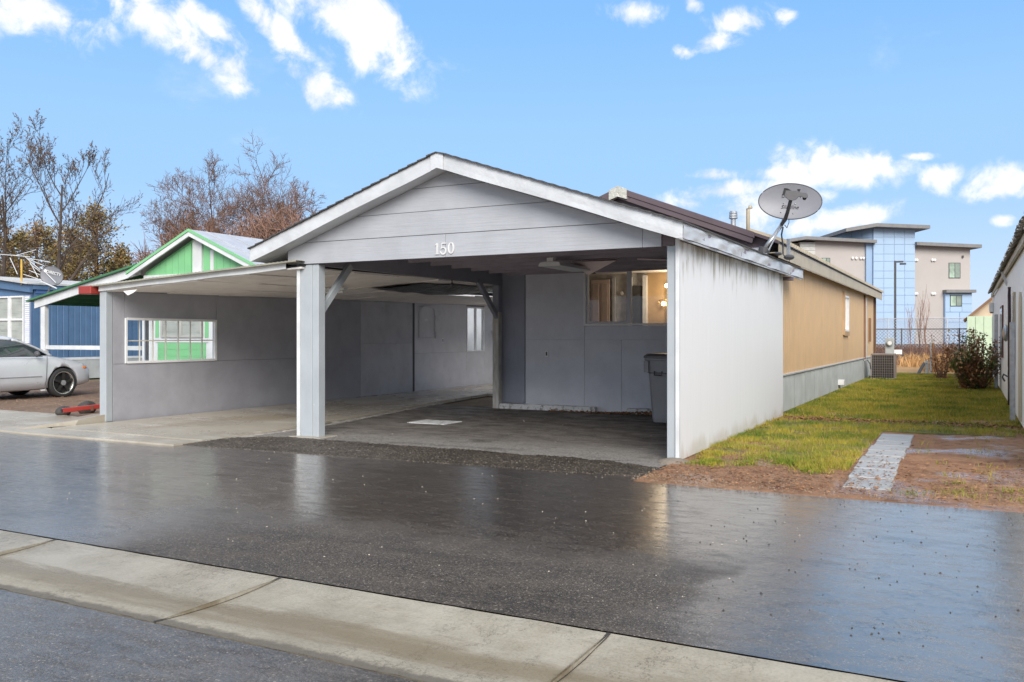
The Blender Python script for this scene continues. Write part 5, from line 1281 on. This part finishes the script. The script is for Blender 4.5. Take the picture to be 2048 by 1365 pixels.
# low bay with its own lid, panels round the window
BB('bay', 47.35, 50.32, .3, .6, 0, 6.1, m_bluepd)
for (a, b, c, d_) in ((47.37,47.9,4.0,6.0),(47.9,49.2,5.85,6.0),(49.2,50.3,4.9,6.0),(49.2,50.3,4.0,4.86),(47.9,49.2,4.0,4.6),(47.37,48.9,2.9,3.95),(48.95,50.3,2.9,3.95),(47.37,48.9,1.8,2.85),(48.95,50.3,1.8,2.85),(47.37,48.9,.6,1.75),(48.95,50.3,.6,1.75)):
    BB('panel', a+.02, b-.02, .24, .298, c+.02, d_-.02, m_bluep)
BB('bay_lid', 47.25, 50.5, -.3, .6, 6.1, 6.42, m_roofg)
m_gpane = mat('greenish_glass', (.33,.42,.33), .15, var=.35, vs=.8)
m_gpaned = mat('grey_green_glass', (.20,.24,.20), .15, var=.2, vs=.8)
def bwin(x0, x1, z0, z1, y=.6):
    f = BB('window', x0, x1, y-.06, y-.002, z0, z1, m_dark)
    m1 = (x0+x1)/2
    BB('pane', x0+.06, m1-.03, y-.075, y-.062, z0+.07, z1-.07, m_gpane, f)
    BB('pane', m1+.05, x1-.07, y-.075, y-.062, z0+.07, z1-.07, m_gpaned, f)
bwin(47.92, 49.2, 7.72, 9.42); bwin(47.92, 49.2, 4.62, 5.84, .298); bwin(34.0, 34.9, 9.0, 9.95); bwin(34.0, 34.9, 6.0, 6.95)
def vents(xs, z):
    for x in xs:
        mb = MB(); mb.sphere((x-40, .50, z), .15, .14, .17, 10, 6); mb.build('vent_hood', m_plate, bl, local=True)
vents((37.35,37.75,38.25,38.55), 9.9); vents((44.2,44.4,46.1,46.35), 9.7); vents((44.2,44.4,46.1,46.35), 6.0); vents((37.4,37.8), 6.1)
BB('wall_light', 49.35, 49.52, .45, .6, 9.95, 10.2, m_dark)
# the light pole in front of it
lpz = thing('street_light', 'dark grey parking lot light pole with two small heads before the blue tower', 'street light', (-5.6, 81.7, 0))
MB().box(-5.68, -5.50, 81.6, 81.78, .3, 7.85).build('pole', m_dark, lpz)
MB().box(-5.5, -4.95, 81.78, 81.9, 7.70, 7.84).box(-5.6, -5.55, 81.7, 82, 7.7, 7.84).build('lamp_head', m_dark, lpz)
MB().box(-5.25, -4.75, 81.9, 82.2, 7.52, 7.66).build('lamp_head', m_dark, lpz)

# ------------------------------------------------------------------ back fences
def chain_fence(name, x0, x1, y, z0, z1, sp, m_wire, rw, posts, label, mid=None):
    t = thing(name, label, 'fence', ((x0+x1)/2, y, z0))
    for px_ in posts: MB().cyl((px_, y, z0-.2), (px_, y, z1+.04), .035, 8).build('post', m_wire, t)
    MB().cyl((x0, y, z1), (x1, y, z1), .028, 6).build('top_rail', m_wire, t)
    mb = MB(); h = z1-z0; n = int((x1-x0+h)/sp)
    for k in range(n+1):
        for s_ in (1, -1):
            xa = x0-h+k*sp; xb = xa+h; za, zb_ = (z0, z1) if s_ > 0 else (z1, z0)
            if xa < x0: za = za+(zb_-za)*(x0-xa)/h; xa = x0
            if xb > x1: zb_ = zb_-(zb_-za)*(xb-x1)/max(.001, xb-xa); xb = x1
            if xb-xa > .02: mb.tube([(xa, y+.004*s_, za), (xb, y+.004*s_, zb_)], rw, 3, False)
    mb.build('wire_mesh', m_wire, t, kind='stuff')
    return t
m_wire = mat('galvanised_wire', (.52,.52,.54), .5, metal=.3)
m_wired = mat('weathered_wire', (.13,.12,.12), .6)
chain_fence('chain_link_fence', -14, 9, 67, .5, 2.62, .20, m_wire, .012, [-14,-9.8,-5.05,-1.3,2.4,6.2,9], 'tall pale chain link fence along the lot behind the grass')
chain_fence('chain_link_fence', -9, 5, 48.2, .02, 1.74, .17, m_wired, .007, [-9,-4.93,-3.0,-.4,1.8,5], 'shorter dark chain link fence in front of the taller one')
sg = thing('small_sign', 'small blank white sign on a thin stake in the dead brush', 'sign', (-3.0, 46.5, 0))
MB().box(-3.25, -2.87, 46.45, 46.47, .50, .72).build('sign_plate', m_plate, sg); MB().cyl((-3.05,46.5,0), (-3.05,46.5,.7), .015, 6).build('stake', m_dark, sg)
# wire lattice panel and boards by it
lt2 = thing('lattice_panel', 'rusty wire lattice panel on a galvanised post at the end of the lawn', 'lattice', (-1.2, 36.5, 0))
MB().box(-1.24, -1.18, 34.9, 34.96, 0, 1.15).build('post', m_steel, lt2)
m_lat = mat('rusty_lath', (.22,.11,.05), .8)
for k in range(7): MB().box(-1.235, -1.215, 35.0, 38.2, .08+.16*k, .105+.16*k).build('lattice_bar', m_lat, lt2)
for k in range(14): MB().box(-1.213, -1.195, 35.05+.23*k, 35.08+.23*k, .03, 1.12).build('lattice_bar', m_lat, lt2)
MB().beam((-1.62,34.75,0), (-1.42,34.95,.42), .12, .04).build('leaning_board', m_dark, None); tag(bpy.context.scene.objects['leaning_board'], 'dark board leaning left of the lattice post', 'board')
tag(MB().box(-1.40, -1.28, 34.9, 35.0, 0, .50).build('short_stake', m_steel, None, bev=.004), 'short grey stake standing beside the lattice post', 'stake')
tag(MB().box(.02, .30, 29.9, 30.3, .05, .30).build('green_tub', mat('pale_green_plastic', (.25,.50,.33), .5), None, bev=.03), 'pale green plastic tub on the grass behind the leafy shrub', 'tub')

# ------------------------------------------------------------------ shed and right-hand home
sd2 = thing('metal_shed', 'pale green metal fence shed with a tan gabled end and brown roof line', 'shed', (1.6, 46, 0))
MB().box(-.06, 3.4, 45.4, 48, 0, 2.30).build('core', m_palegrn, sd2)
for k in range(10): MB().box(-.06+.34*k+.01, -.06+.34*(k+1)-.01, 45.36, 45.397, .02, 2.29).build('wall_sheet', m_palegrn, sd2)
MB().prism([(.0,2.20),(4.4,2.20),(4.4,4.4),(2.45,4.4)], 46.2, 48.3, 'y').build('gable_end', mat('tan_gable', (.50,.38,.28), .7), sd2)
MB().prism([(-.16,2.05),(2.5,4.45),(2.5,4.60),(-.22,2.15)], 45.9, 48.6, 'y').build('roof_edge', m_tandk, sd2)
rh = thing('mobile_home', 'white sided mobile home at the right edge with a ragged corrugated awning edge', 'mobile home', (3, 20, 0))
QX = .72
MB().box(QX+.02, 5.6, 10.0, 32.6, 0, 2.72).build('core', m_greyhse, rh)
w0_ = 1.2
p0 = MB().box(QX, QX+.018, 10.003, 11.197, .04, 2.70).build('siding_sheet', m_greyhse, rh, bev=.003)
for k in range(1, 18): again(p0, rh, (0, w0_*k, 0))
MB().box(QX-.006, QX+.01, 31.605, 32.60, .04, 2.70).build('siding_sheet', m_greyhse, rh)
MB().box(QX-.02, 5.7, 32.605, 32.64, .0, 2.72).build('end_wall', m_greyhse, rh)
# awning: ragged corrugated sheets sloping out over the wall
aw = MB(); rnd = random.Random(4)
def awf(u, v):
    y = 9.0+23.4*u; x = .76-.17*v
    return (x-(.05*rnd.random() if v == 1 else 0), y, 2.90-.10*v+.02*math.sin(y*26)+.02*fnoise(y, v*3)-(.03*rnd.random() if v == 1 else 0))
aw.grid(awf, 500, 3); aw.grid(lambda u, v: tuple(Vector(awf(u, v))+Vector((0,0,-.012))), 500, 3)
aw.build('awning_sheet', mat('grimy_awning', (.40,.38,.34), .6, layers=[((.10,.08,.06), 6, (1,1,1), .48, .62, .9)]), rh)
MB().box(.74, 6.2, 9.2, 32.9, 2.93, 2.98).build('roof', m_greyhse, rh)
MB().box(.65, .69, 9.4, 32.5, 2.66, 2.76).build('awning_rail', m_cream, rh)
for k, y in enumerate((12.4, 20.9)): MB().beam((QX-.005,y,2.45), (.62,y,2.74), .035, .05).build('awning_bracket', m_white, rh)
for (y0, y1, z0, z1) in ((23.2,24.6,.95,2.05),(17.4,17.9,.9,2.1)):
    wfr = MB().box(QX-.03, QX-.003, y0-.06, y1+.06, z0-.06, z1+.06).build('side_window', mat('maroon_frame', (.12,.05,.04), .5) if y0 > 20 else m_cream, rh)
    MB().box(QX-.036, QX-.032, y0, y1, z0, z1).build('pane', m_glassd, wfr)
mb = MB()
MB().prism([(15.25,.10),(15.85,.10),(15.85,1.75)]+[(15.55+.30*math.cos(t), 1.75+.33*math.sin(t)) for t in [R(a) for a in range(15, 166, 15)]]+[(15.25,1.75)], QX-.025, QX-.003, 'x').build('arched_door', m_cream, rh)
for (y, h, r_, lab) in ((25.6,1.95,.045,'galvanised pole against the far part of the white wall'),(16.25,1.62,.04,'galvanised pole against the near part of the white wall')):
    tag(MB().box(QX-.13, QX-.05, y-.04, y+.04, 0, h).build('wall_pole', m_steel, None, bev=.01), lab, 'pole')
ca = [(QX-.05, 18.55+.04*math.sin(k*1.3), 2.30-.145*k) for k in range(16)]
cbt = thing('hanging_hose', 'dark hose hanging down the white wall between the two poles', 'hose', (QX-.05, 18.5, 0))
MB().tube(ca, .028, 7).build('hose', mat('dark_maroon_hose', (.05,.03,.035), .6), cbt, smooth=True)
b = MB(); b.sphere((QX-.10, 18.75, 1.45), .06, .10, .16); b.build('rag', m_steel, cbt, smooth=True)
MB().tube([(QX-.06,19.2,.62), (QX-.12,19.25,.66), (QX-.14,19.3,.60), (QX-.10,19.3,.52)], .016, 6).build('hook', m_dark, cbt)
pl_ = thing('wall_lantern', 'white cylinder wall light under the awning of the right home', 'light', (.66, 30.0, 2.2))
MB().cyl((.62,30,2.12), (.62,30,2.40), .07, 12).build('shade', m_white, pl_); MB().cyl((.62,30,2.08), (.62,30,2.115), .05, 12).build('base', m_dark, pl_)

# ------------------------------------------------------------------ stepping stones
pa = thing('path', None, None, (-.85, 11.5, 0), kind='structure')
y = 9.72
for k, dp in enumerate([.56,.52,.50,.54,.52,.50,.52]):
    dx_ = random.uniform(-.012, .012)-.0*k
    mb = MB().box(-1.07+dx_, -.66+dx_, y, y+dp-.10, -.01, .030+random.uniform(-.004, .004)); mb.build('paver', m_stone, pa, bev=.008); y += dp
mb = MB().box(-1.05, -.64, 9.12, 9.68, -.01, .026).build('paver', m_stone, pa, bev=.008)
mb = MB().box(-1.03, -.62, 8.50, 9.06, -.01, .020).build('paver', m_stone, pa, bev=.008)

# ------------------------------------------------------------------ vegetation
def branch_tree(name, label, base, height, seed, m_b, m_t, lean=(0,0), spread=.5, trunk_r=.16, levels=4, kids=(5,9), buds=0, upright=.5, twig_len=.5, fork=.25, first=.2, group=None, cat='tree', gnarl=.15, minr=.006):
    rnd = random.Random(seed); trunk = MB(); crown = MB(); bd = MB()
    def seg(p, d, L, r, lev, mb):
        n = 5 if lev < 2 else (4 if lev < 3 else 3); pts = [p.copy()]; rs = [r]; q = p.copy(); dd_ = d.copy()
        for i in range(n):
            dd_ = (dd_+Vector((rnd.uniform(-1,1), rnd.uniform(-1,1), rnd.uniform(-1,1)))*gnarl+Vector((0,0,upright*.12))).normalized()
            q = q+dd_*(L/n); pts.append(q.copy()); rs.append(max(minr*.5, r*(1-.72*(i+1)/n)))
        mb.tube(pts, rs, 7 if lev == 0 else (5 if lev == 1 else 3), False)
        return pts, rs
    def perp(d):
        a = d.cross(Vector((rnd.uniform(-1,1), rnd.uniform(-1,1), rnd.uniform(-1,1)))); return a.normalized()
    def grow(p, d, L, r, lev):
        mb = trunk if lev < 2 else crown
        pts, rs = seg(p, d, L, r, lev, mb)
        if lev >= levels:
            if buds:
                for i in range(buds):
                    t = rnd.random(); k = min(len(pts)-2, int(t*(len(pts)-1))); f = t*(len(pts)-1)-k
                    c = pts[k].lerp(pts[k+1], f); o1 = perp(d)*rnd.uniform(.015,.035); 
                    e = (d+perp(d)*.6)*rnd.uniform(.04,.11)
                    bd.add([c, c+o1+e*.5, c+e*1.2, c-o1*.4+e*.6], [(0,1,2,3)])
            return
        nk = rnd.randint(*kids) if lev else int(kids[1]*1.3)
        for i in range(nk):
            t = first+(1-first)*(i+rnd.random())/nk if lev == 0 else .12+.85*(i+rnd.random())/nk
            k = min(len(pts)-2, int(t*(len(pts)-1))); f = t*(len(pts)-1)-k
            c = pts[k].lerp(pts[k+1], f); pd = (pts[k+1]-pts[k]).normalized()
            nd = (pd*(1-spread*.55)+perp(pd)*spread*rnd.uniform(.6,1.15)+Vector((0,0,upright*.35))).normalized()
            grow(c, nd, L*rnd.uniform(.42,.68)*(1-.35*t if lev else 1-.25*t), max(minr, rs[k]*rnd.uniform(.45,.65)), lev+1)
    t = thing(name, label, cat, base, group=group)
    grow(Vector(base), Vector((lean[0], lean[1], 1)).normalized(), height*.62, trunk_r, 0)
    trunk.build('trunk', m_b, t); crown.build('crown', m_t, t, kind='stuff')
    if bd.v: bd.build('seed_clusters', m_buds, t, kind='stuff')
    return t
def P0(u, d, z=0): p = at(u, 672, d); return (p.x, p.y, z)
branch_tree('bare_tree', 'tall bare tree with dark seed clusters leaning right, above the small dish', P0(92, 38), 13.0, 11, m_barkd, m_barkd, lean=(.12,.10), spread=.72, trunk_r=.13, levels=4, kids=(5,6), buds=3, upright=.8, first=.25, gnarl=.10, minr=.009)
branch_tree('bare_tree', 'bare tree with seed clusters cut by the left edge of the picture', P0(-25, 37), 12.0, 23, m_barkd, m_barkd, lean=(.10,.05), spread=.75, trunk_r=.14, levels=4, kids=(5,6), buds=3, upright=.7, first=.2, gnarl=.10, minr=.009)
branch_tree('bare_tree', 'small crooked bare tree left of the green gable', P0(302, 40), 7.2, 5, m_bark, m_bark, lean=(-.15,.0), spread=.8, trunk_r=.14, levels=3, kids=(4,6), buds=2, upright=.2, first=.4, gnarl=.34, minr=.011)
for i, (u, d, h, s_, lab) in enumerate([(375,47,11.2,31,'reddish bare fruit tree rising behind the left side of the green gable'),(455,48,13.2,32,'tallest reddish bare tree behind the green gable peak'),(520,50,13.0,35,'reddish bare tree with upright shoots over the pale metal roof'),(585,49,12.0,38,'reddish bare tree just left of the grey gable rake'),(415,46,10.5,71,'reddish bare tree between the left tree and the tallest one'),(550,52,13.0,72,'reddish bare tree second from the grey gable rake')]):
    branch_tree('bare_tree', lab, P0(u, d), h, s_, m_bark, m_bark, lean=(random.uniform(-.1,.1),0), spread=.95, trunk_r=.15, levels=4, kids=(6,8), buds=0, upright=.75, first=.22, gnarl=.20, minr=.011, group='bare trees behind the green home')
branch_tree('bare_tree', 'faint small bare tree showing above the left rake of the gable', P0(622, 60), 9.2, 44, m_bark, m_bark, spread=.5, trunk_r=.10, levels=3, kids=(4,5), upright=1.0, first=.5, minr=.012)
branch_tree('bare_tree', 'pale distant bare tree between the evergreens at far left', P0(50, 75), 12.5, 51, m_twigp, m_twigp, spread=.6, trunk_r=.2, levels=4, kids=(5,6), upright=.6, minr=.02)
# low mass of reddish twigs behind the homes
tw = MB(); rt = random.Random(8)
for k in range(15000):
    u = rt.uniform(280, 680); d = rt.uniform(44, 56)
    top = 6.6+1.2*fnoise(u*.012, 3)+.7*fnoise(u*.05, 1)+(.9 if 420 < u < 600 else 0)-(1.3 if u < 330 else 0)
    z = 2.2+(top-2.2)*rt.random()**.8; p = Vector(P0(u, d, z)); L = rt.uniform(.3, 1.1)
    dv = Vector((rt.uniform(-1,1), rt.uniform(-1,1), rt.uniform(.0,1.2))).normalized()*L
    m2 = p+dv*.5+Vector((0,0,rt.uniform(-.08,.12)))
    tw.tube([p, m2, p+dv], [.020,.014,.008], 3, False)
o = tw.build('twig_thicket', m_twigp, None, kind='stuff'); tag(o, 'tangled reddish brown thicket behind the green home', 'thicket')
# evergreens gone brownish
def evergreen(u, d, h, w_, seed, lab):
    rnd = random.Random(seed); base = P0(u, d); t = thing('evergreen_tree', lab, 'tree', base, group='brownish evergreens beyond the blue home')
    MB().tube([base, (base[0], base[1], h*.5), (base[0]+.1, base[1], h*.92)], [.18,.12,.03], 7).build('trunk', m_barkd, t)
    mb = MB(); lb_ = MB()
    for k in range(75):
        z = h*(.12+.85*rnd.random()); rr_ = w_*(1-(z/h))**.55*rnd.uniform(.55,1.15); a = rnd.uniform(0, 2*math.pi)
        tip = Vector((base[0]+math.cos(a)*rr_, base[1]+math.sin(a)*rr_, z+rnd.uniform(.0,.5)))
        root = Vector((base[0], base[1], z-.2)); lb_.tube([root, tip], [.035,.01], 3, False)
        for q in range(95):
            f = rnd.random()**.55; c = root.lerp(tip, f)+Vector((rnd.gauss(0,.17), rnd.gauss(0,.17), rnd.gauss(0,.13)))*(1.1-.3*f)*h/5
            d1 = Vector((rnd.uniform(-1,1), rnd.uniform(-1,1), rnd.uniform(-.4,.9))).normalized()*rnd.uniform(.08,.19)
            d2_ = Vector((rnd.uniform(-1,1), rnd.uniform(-1,1), rnd.uniform(-1,1))).normalized()*rnd.uniform(.03,.07)
            mb.add([c, c+d1*.5+d2_, c+d1, c+d1*.5-d2_], [(0,1,2,3)])
    lb_.build('limbs', m_barkd, t, kind='stuff'); mb.build('crown', m_needle, t, kind='stuff')
evergreen(15, 42, 6.6, 3.0, 1, 'brownish evergreen at the far left above the blue roof')
evergreen(72, 44, 7.2, 2.9, 2, 'olive evergreen behind the yellow aerial mast')
evergreen(150, 45, 7.0, 2.9, 3, 'brown green evergreen just right of the small dish')
evergreen(192, 44, 8.0, 2.4, 4, 'tallest brownish evergreen with a pointed top')
evergreen(240, 47, 5.9, 2.4, 5, 'low brown evergreen near the green roof corner')
evergreen(118, 48, 6.6, 2.8, 6, 'dense olive evergreen directly behind the small dish')

# leafy shrub, dry shrub, grasses, saplings on the right
def shrub(name, lab, base, h, w_, seed, nst, nl, m_l, lsz, cat='shrub'):
    rnd = random.Random(seed); t = thing(name, lab, cat, base); st = MB(); lf = MB()
    for k in range(nst):
        a = rnd.uniform(0, 2*math.pi); r_ = w_*rnd.random()**.6; hh = h*rnd.uniform(.5, 1.0)*(1-.25*r_/w_)
        p0_ = Vector((base[0]+math.cos(a)*r_*.3, base[1]+math.sin(a)*r_*.3, 0)); p1 = Vector((base[0]+math.cos(a)*r_*.8, base[1]+math.sin(a)*r_*.8, hh*.55)); p2 = Vector((base[0]+math.cos(a)*r_*1.0+rnd.uniform(-.08,.08), base[1]+math.sin(a)*r_, hh))
        st.tube([p0_, p1, p2], [.014,.010,.005], 4, False)
        for q in range(nl):
            f = rnd.random()**.8; c = (p0_.lerp(p1, f*2) if f < .5 else p1.lerp(p2, f*2-1))+Vector((rnd.gauss(0,.07), rnd.gauss(0,.07), rnd.gauss(0,.05)))
            d1 = Vector((rnd.uniform(-1,1), rnd.uniform(-1,1), rnd.uniform(-.9,.6))).normalized()*lsz*rnd.uniform(.6,1.2)
            sd_v = d1.cross(Vector((rnd.uniform(-1,1), rnd.uniform(-1,1), 1))).normalized()*lsz*rnd.uniform(.25,.4)
            up_ = Vector((0,0,lsz*.12))
            lf.add([c, c+d1*.35+sd_v+up_, c+d1, c+d1*.35-sd_v+up_], [(0,1,2),(0,2,3)])
    st.build('stems', m_bark, t, kind='stuff'); lf.build('leaves', m_l, t, kind='stuff')
shrub('leafy_shrub', 'dark green and brown leafy shrub on the lawn beside the white home', (.12, 25.2, 0), 1.86, .66, 3, 60, 60, m_leaf, .085)
shrub('dry_shrub', 'tall dry brown leaved shrub behind the lattice panel', (-.75, 30.8, 0), 1.75, .45, 9, 16, 38, m_leafbr, .075)
for i, (u, d, h, s_) in enumerate([(1822,43,3.4,61),(1838,44,4.3,62),(1853,43,3.9,63)]):
    branch_tree('sapling', ['thin reddish bare sapling, leftmost of the three by the back fence','middle and tallest bare sapling by the back fence','thin bare sapling, rightmost of the three by the back fence'][i], P0(u, d), h, s_, m_twigp, m_twigp, spread=.45, trunk_r=.03, levels=2, kids=(4,6), upright=1.2, first=.15, gnarl=.12, minr=.008, group='saplings by the back fence')
gr = MB(); rg_ = random.Random(12)
for k in range(2600):
    if k < 1100 and k % 3: continue
    if k < 1100: x = rg_.gauss(-1.95, .45); y = rg_.uniform(42, 44.5); hh = rg_.uniform(.35, .85)
    else: x = rg_.gauss(-.60, .40); y = rg_.uniform(37, 41); hh = rg_.uniform(.35, .9)
    dv = Vector((rg_.gauss(0,.35), rg_.gauss(0,.35), 1)).normalized()*hh; p = Vector((x, y, 0))
    tip = p+dv+Vector((dv.x*.5, dv.y*.5, -.10*hh)); md = p+dv*.6
    w_ = Vector((.012, .004, 0)); gr.add([p-w_, p+w_, md+w_*.8, md-w_*.8, tip], [(0,1,2,3),(3,2,4)])
o = gr.build('straw_grass_clumps', m_straw, None, kind='stuff'); tag(o, 'tall straw coloured dead grass near the lattice', 'dry grass')
br = MB()
for k in range(9000):
    x = rg_.uniform(-12, 5); y = 45+rg_.random()**1.4*18; z0 = .012+.5*min(1, max(0, (y-47)/20*1.5)); hh = rg_.uniform(.10, .42)*(1.5 if rg_.random() < .1 else 1)
    dv = Vector((rg_.gauss(0,.5), rg_.gauss(0,.5), 1)).normalized()*hh; p = Vector((x, y, z0)); w_ = Vector((.018, .006, 0))
    br.add([p-w_, p+w_, p+dv], [(0,1,2)])
o = br.build('dead_brush', mat('dead_brush_brown', (.13,.065,.04), .85, var=.5, vs=3, world=True), None, kind='stuff'); tag(o, 'low dead brown brush on the bank before the tall fence', 'brush')

# ------------------------------------------------------------------ grass blades, weeds, leaf litter, pebbles
def soil_or_flat(x, y): return .012
gv = []; gf = []; tone = []
rg2 = random.Random(21)
def put_blade(x, y, h, w_, tn):
    a = rg2.uniform(0, math.pi); dx2, dy2 = math.cos(a)*w_, math.sin(a)*w_
    lx, ly = rg2.gauss(0,.45)*h, rg2.gauss(0,.45)*h; b = len(gv); z = .02
    gv.extend([(x-dx2, y-dy2, z-.01), (x+dx2, y+dy2, z-.01), (x+lx, y+ly, z+h)]); gf.append((b, b+1, b+2)); tone.extend([tn]*3)
tries = 0
while len(gf) < 135000:
    t = rg2.random(); y = 9.2+25*t**1.5; x = rg2.uniform(-2.9, .72)
    n1 = fnoise(x*1.1, y*1.1); n2 = fnoise(x*3.1+5, y*3.1)
    if y < 14.7:
        if x > -1.1:
            if -1.12 < x < -.6 and y < 13.6: dn = 0
            else: dn = .05 if n2 > .22 else 0
            if y > 13.7: dn = .5+n1
        else:
            ed = 9.75+.8*max(0, -1.6-x)+.45*n1
            dn = .9+.4*n2 if y > ed else (.5 if n2+n1 > .30 else .0)
    elif y < 15.55: dn = .22+.3*n2
    else: dn = .95+.3*n1
    if n2+.6*fnoise(x*.7+9, y*.5) < -.12 and y > 10.3: dn *= .28
    if rg2.random() > dn: continue
    far = max(0, (y-12)/20)
    dry = rg2.random() < .12+.25*max(0, n1)
    tn = .95 if dry else min(.89, max(0, .45+n1*.9+rg2.uniform(-.25,.25)))
    put_blade(x, y, rg2.uniform(.022,.06)*(1+.3*n2)+.01*far, rg2.uniform(.0022,.0042)*(1+2.2*far), tn)
for k in range(34):     # tussocks at the wall foot and in the soil
    cx_, cy_ = rg2.choice([(rg2.uniform(-2.75,-2.4), rg2.uniform(9.4,13)), (rg2.uniform(-2.6,-1.3), rg2.uniform(9.2,9.9)), (rg2.uniform(-.5,.6), rg2.uniform(8.2,9.2))])
    for q in range(150 if cx_ < -1 else 40):
        r_ = abs(rg2.gauss(0,.10 if cx_ < -1 else .16)); a = rg2.uniform(0, 6.28); put_blade(cx_+r_*math.cos(a), cy_+r_*math.sin(a)*.8, rg2.uniform(.02,.055), .0035, min(.89, rg2.uniform(.1,.8)))
me = bpy.data.meshes.new('grass'); me.from_pydata(gv, [], gf); at_ = me.attributes.new('tone', 'FLOAT', 'POINT'); at_.data.foreach_set('value', tone)
me.materials.append(m_grass); go = bpy.data.objects.new('grass', me); link(go); tag(go, 'short patchy green and yellow lawn grass right of the white wall', 'grass', kind='stuff')
def litter(name, n, fn, m, lab, cat, smin, smax, curl=.4):
    mb = MB(); rl = random.Random(len(name)*7+n)
    for k in range(n):
        x, y, z = fn(rl); s_ = rl.uniform(smin, smax); a = rl.uniform(0, 6.28)
        e1 = Vector((math.cos(a), math.sin(a), rl.uniform(-curl, curl)*.6))*s_; e2 = Vector((-math.sin(a), math.cos(a), rl.uniform(-curl, curl)))*s_*rl.uniform(.35,.6)
        c = Vector((x, y, z+s_*.25)); mb.add([c-e1, c+e2+Vector((0,0,s_*curl*rl.random())), c+e1, c-e2+Vector((0,0,s_*curl*rl.random()))], [(0,1,2),(0,2,3)])
    return tag(mb.build(name, m, None, kind='stuff'), lab, cat, kind='stuff')
litter('leaf_litter', 2600, lambda r: ((lambda x: (x, 15.15+.28*r.gauss(0,1)*.6+.1*fnoise(x*2,1), .015))(r.uniform(-2.8,.75))), m_litter, 'band of brown fallen leaves across the lawn', 'leaves', .015, .04)
litter('soil_leaf_litter', 5200, lambda r: (r.uniform(-2.8, 2.2), 8.02+abs(r.gauss(0, 1.6)), .028), m_litter, 'scattered brown leaf bits on the damp soil', 'leaves', .007, .024)
litter('wall_foot_leaves', 500, lambda r: (-2.80+abs(r.gauss(0,.07)), r.uniform(10, 15), .02), m_litter, 'thin line of leaves at the foot of the white wall', 'leaves', .012, .03)
litter('drifted_leaves', 420, lambda r: ((lambda x: (x, 14.62-abs(r.gauss(0,.10)), .012+.05*r.random()*max(0, 1-abs(x+4.9)/.9)))(r.choice([r.gauss(-5.0,.45), r.uniform(-6.9,-4.0)]))), m_litter, 'brown leaves drifted against the concrete curbs under the carport', 'leaves', .02, .045, .7)
litter('floor_crumbs', 260, lambda r: (r.uniform(-8.6,-3.1), r.uniform(9.6,14.6), .010), mat('pale_crumbs', (.30,.26,.20), .8, var=.5, vs=20, world=True), 'small crumbs and leaf bits on the old carport asphalt', 'debris', .004, .016)
def pebbles(name, n, fn, m, lab, smin, smax):
    mb = MB(); rl = random.Random(n)
    for k in range(n):
        x, y, z = fn(rl); s_ = rl.uniform(smin, smax); a = rl.random()*3
        ex, ey = Vector((math.cos(a), math.sin(a), 0))*s_, Vector((-math.sin(a), math.cos(a), 0))*s_*.7; c = Vector((x, y, z))
        mb.add([c+ex, c+ey, c-ex, c-ey, c+Vector((0,0,s_*.8))], [(0,1,4),(1,2,4),(2,3,4),(3,0,4)])
    return tag(mb.build(name, m, None, kind='stuff'), lab, 'gravel', kind='stuff')
pebbles('dark_pebbles', 220, lambda r: (r.gauss(-.5, 1.2), r.uniform(4.3, 7.9), .001), m_rock, 'dark gravel bits strewn on the wet right side of the asphalt', .004, .010)
pebbles('pale_pebbles', 110, lambda r: (r.uniform(-8, -1), r.uniform(4.3, 8.2), .002), mat('pale_pebble', (.42,.36,.28), .7), 'pale pebbles scattered over the dark asphalt', .003, .009)
pebbles('soil_gravel', 1500, lambda r: (-2.9+abs(r.gauss(0, 1.6)), 7.93+abs(r.gauss(0,.55)), .020), mat('soil_pebble', (.22,.15,.10), .7, var=.5, vs=30, world=True), 'fine gravel along the soil edge by the asphalt', .004, .013)
pebbles('driveway_gravel', 5000, lambda r: (r.uniform(-26,-12.6), r.uniform(9.9,17), .016), mat('soil_pebble', (0,0,0)), 'gravel on the brown driveway under the silver car', .006, .02)
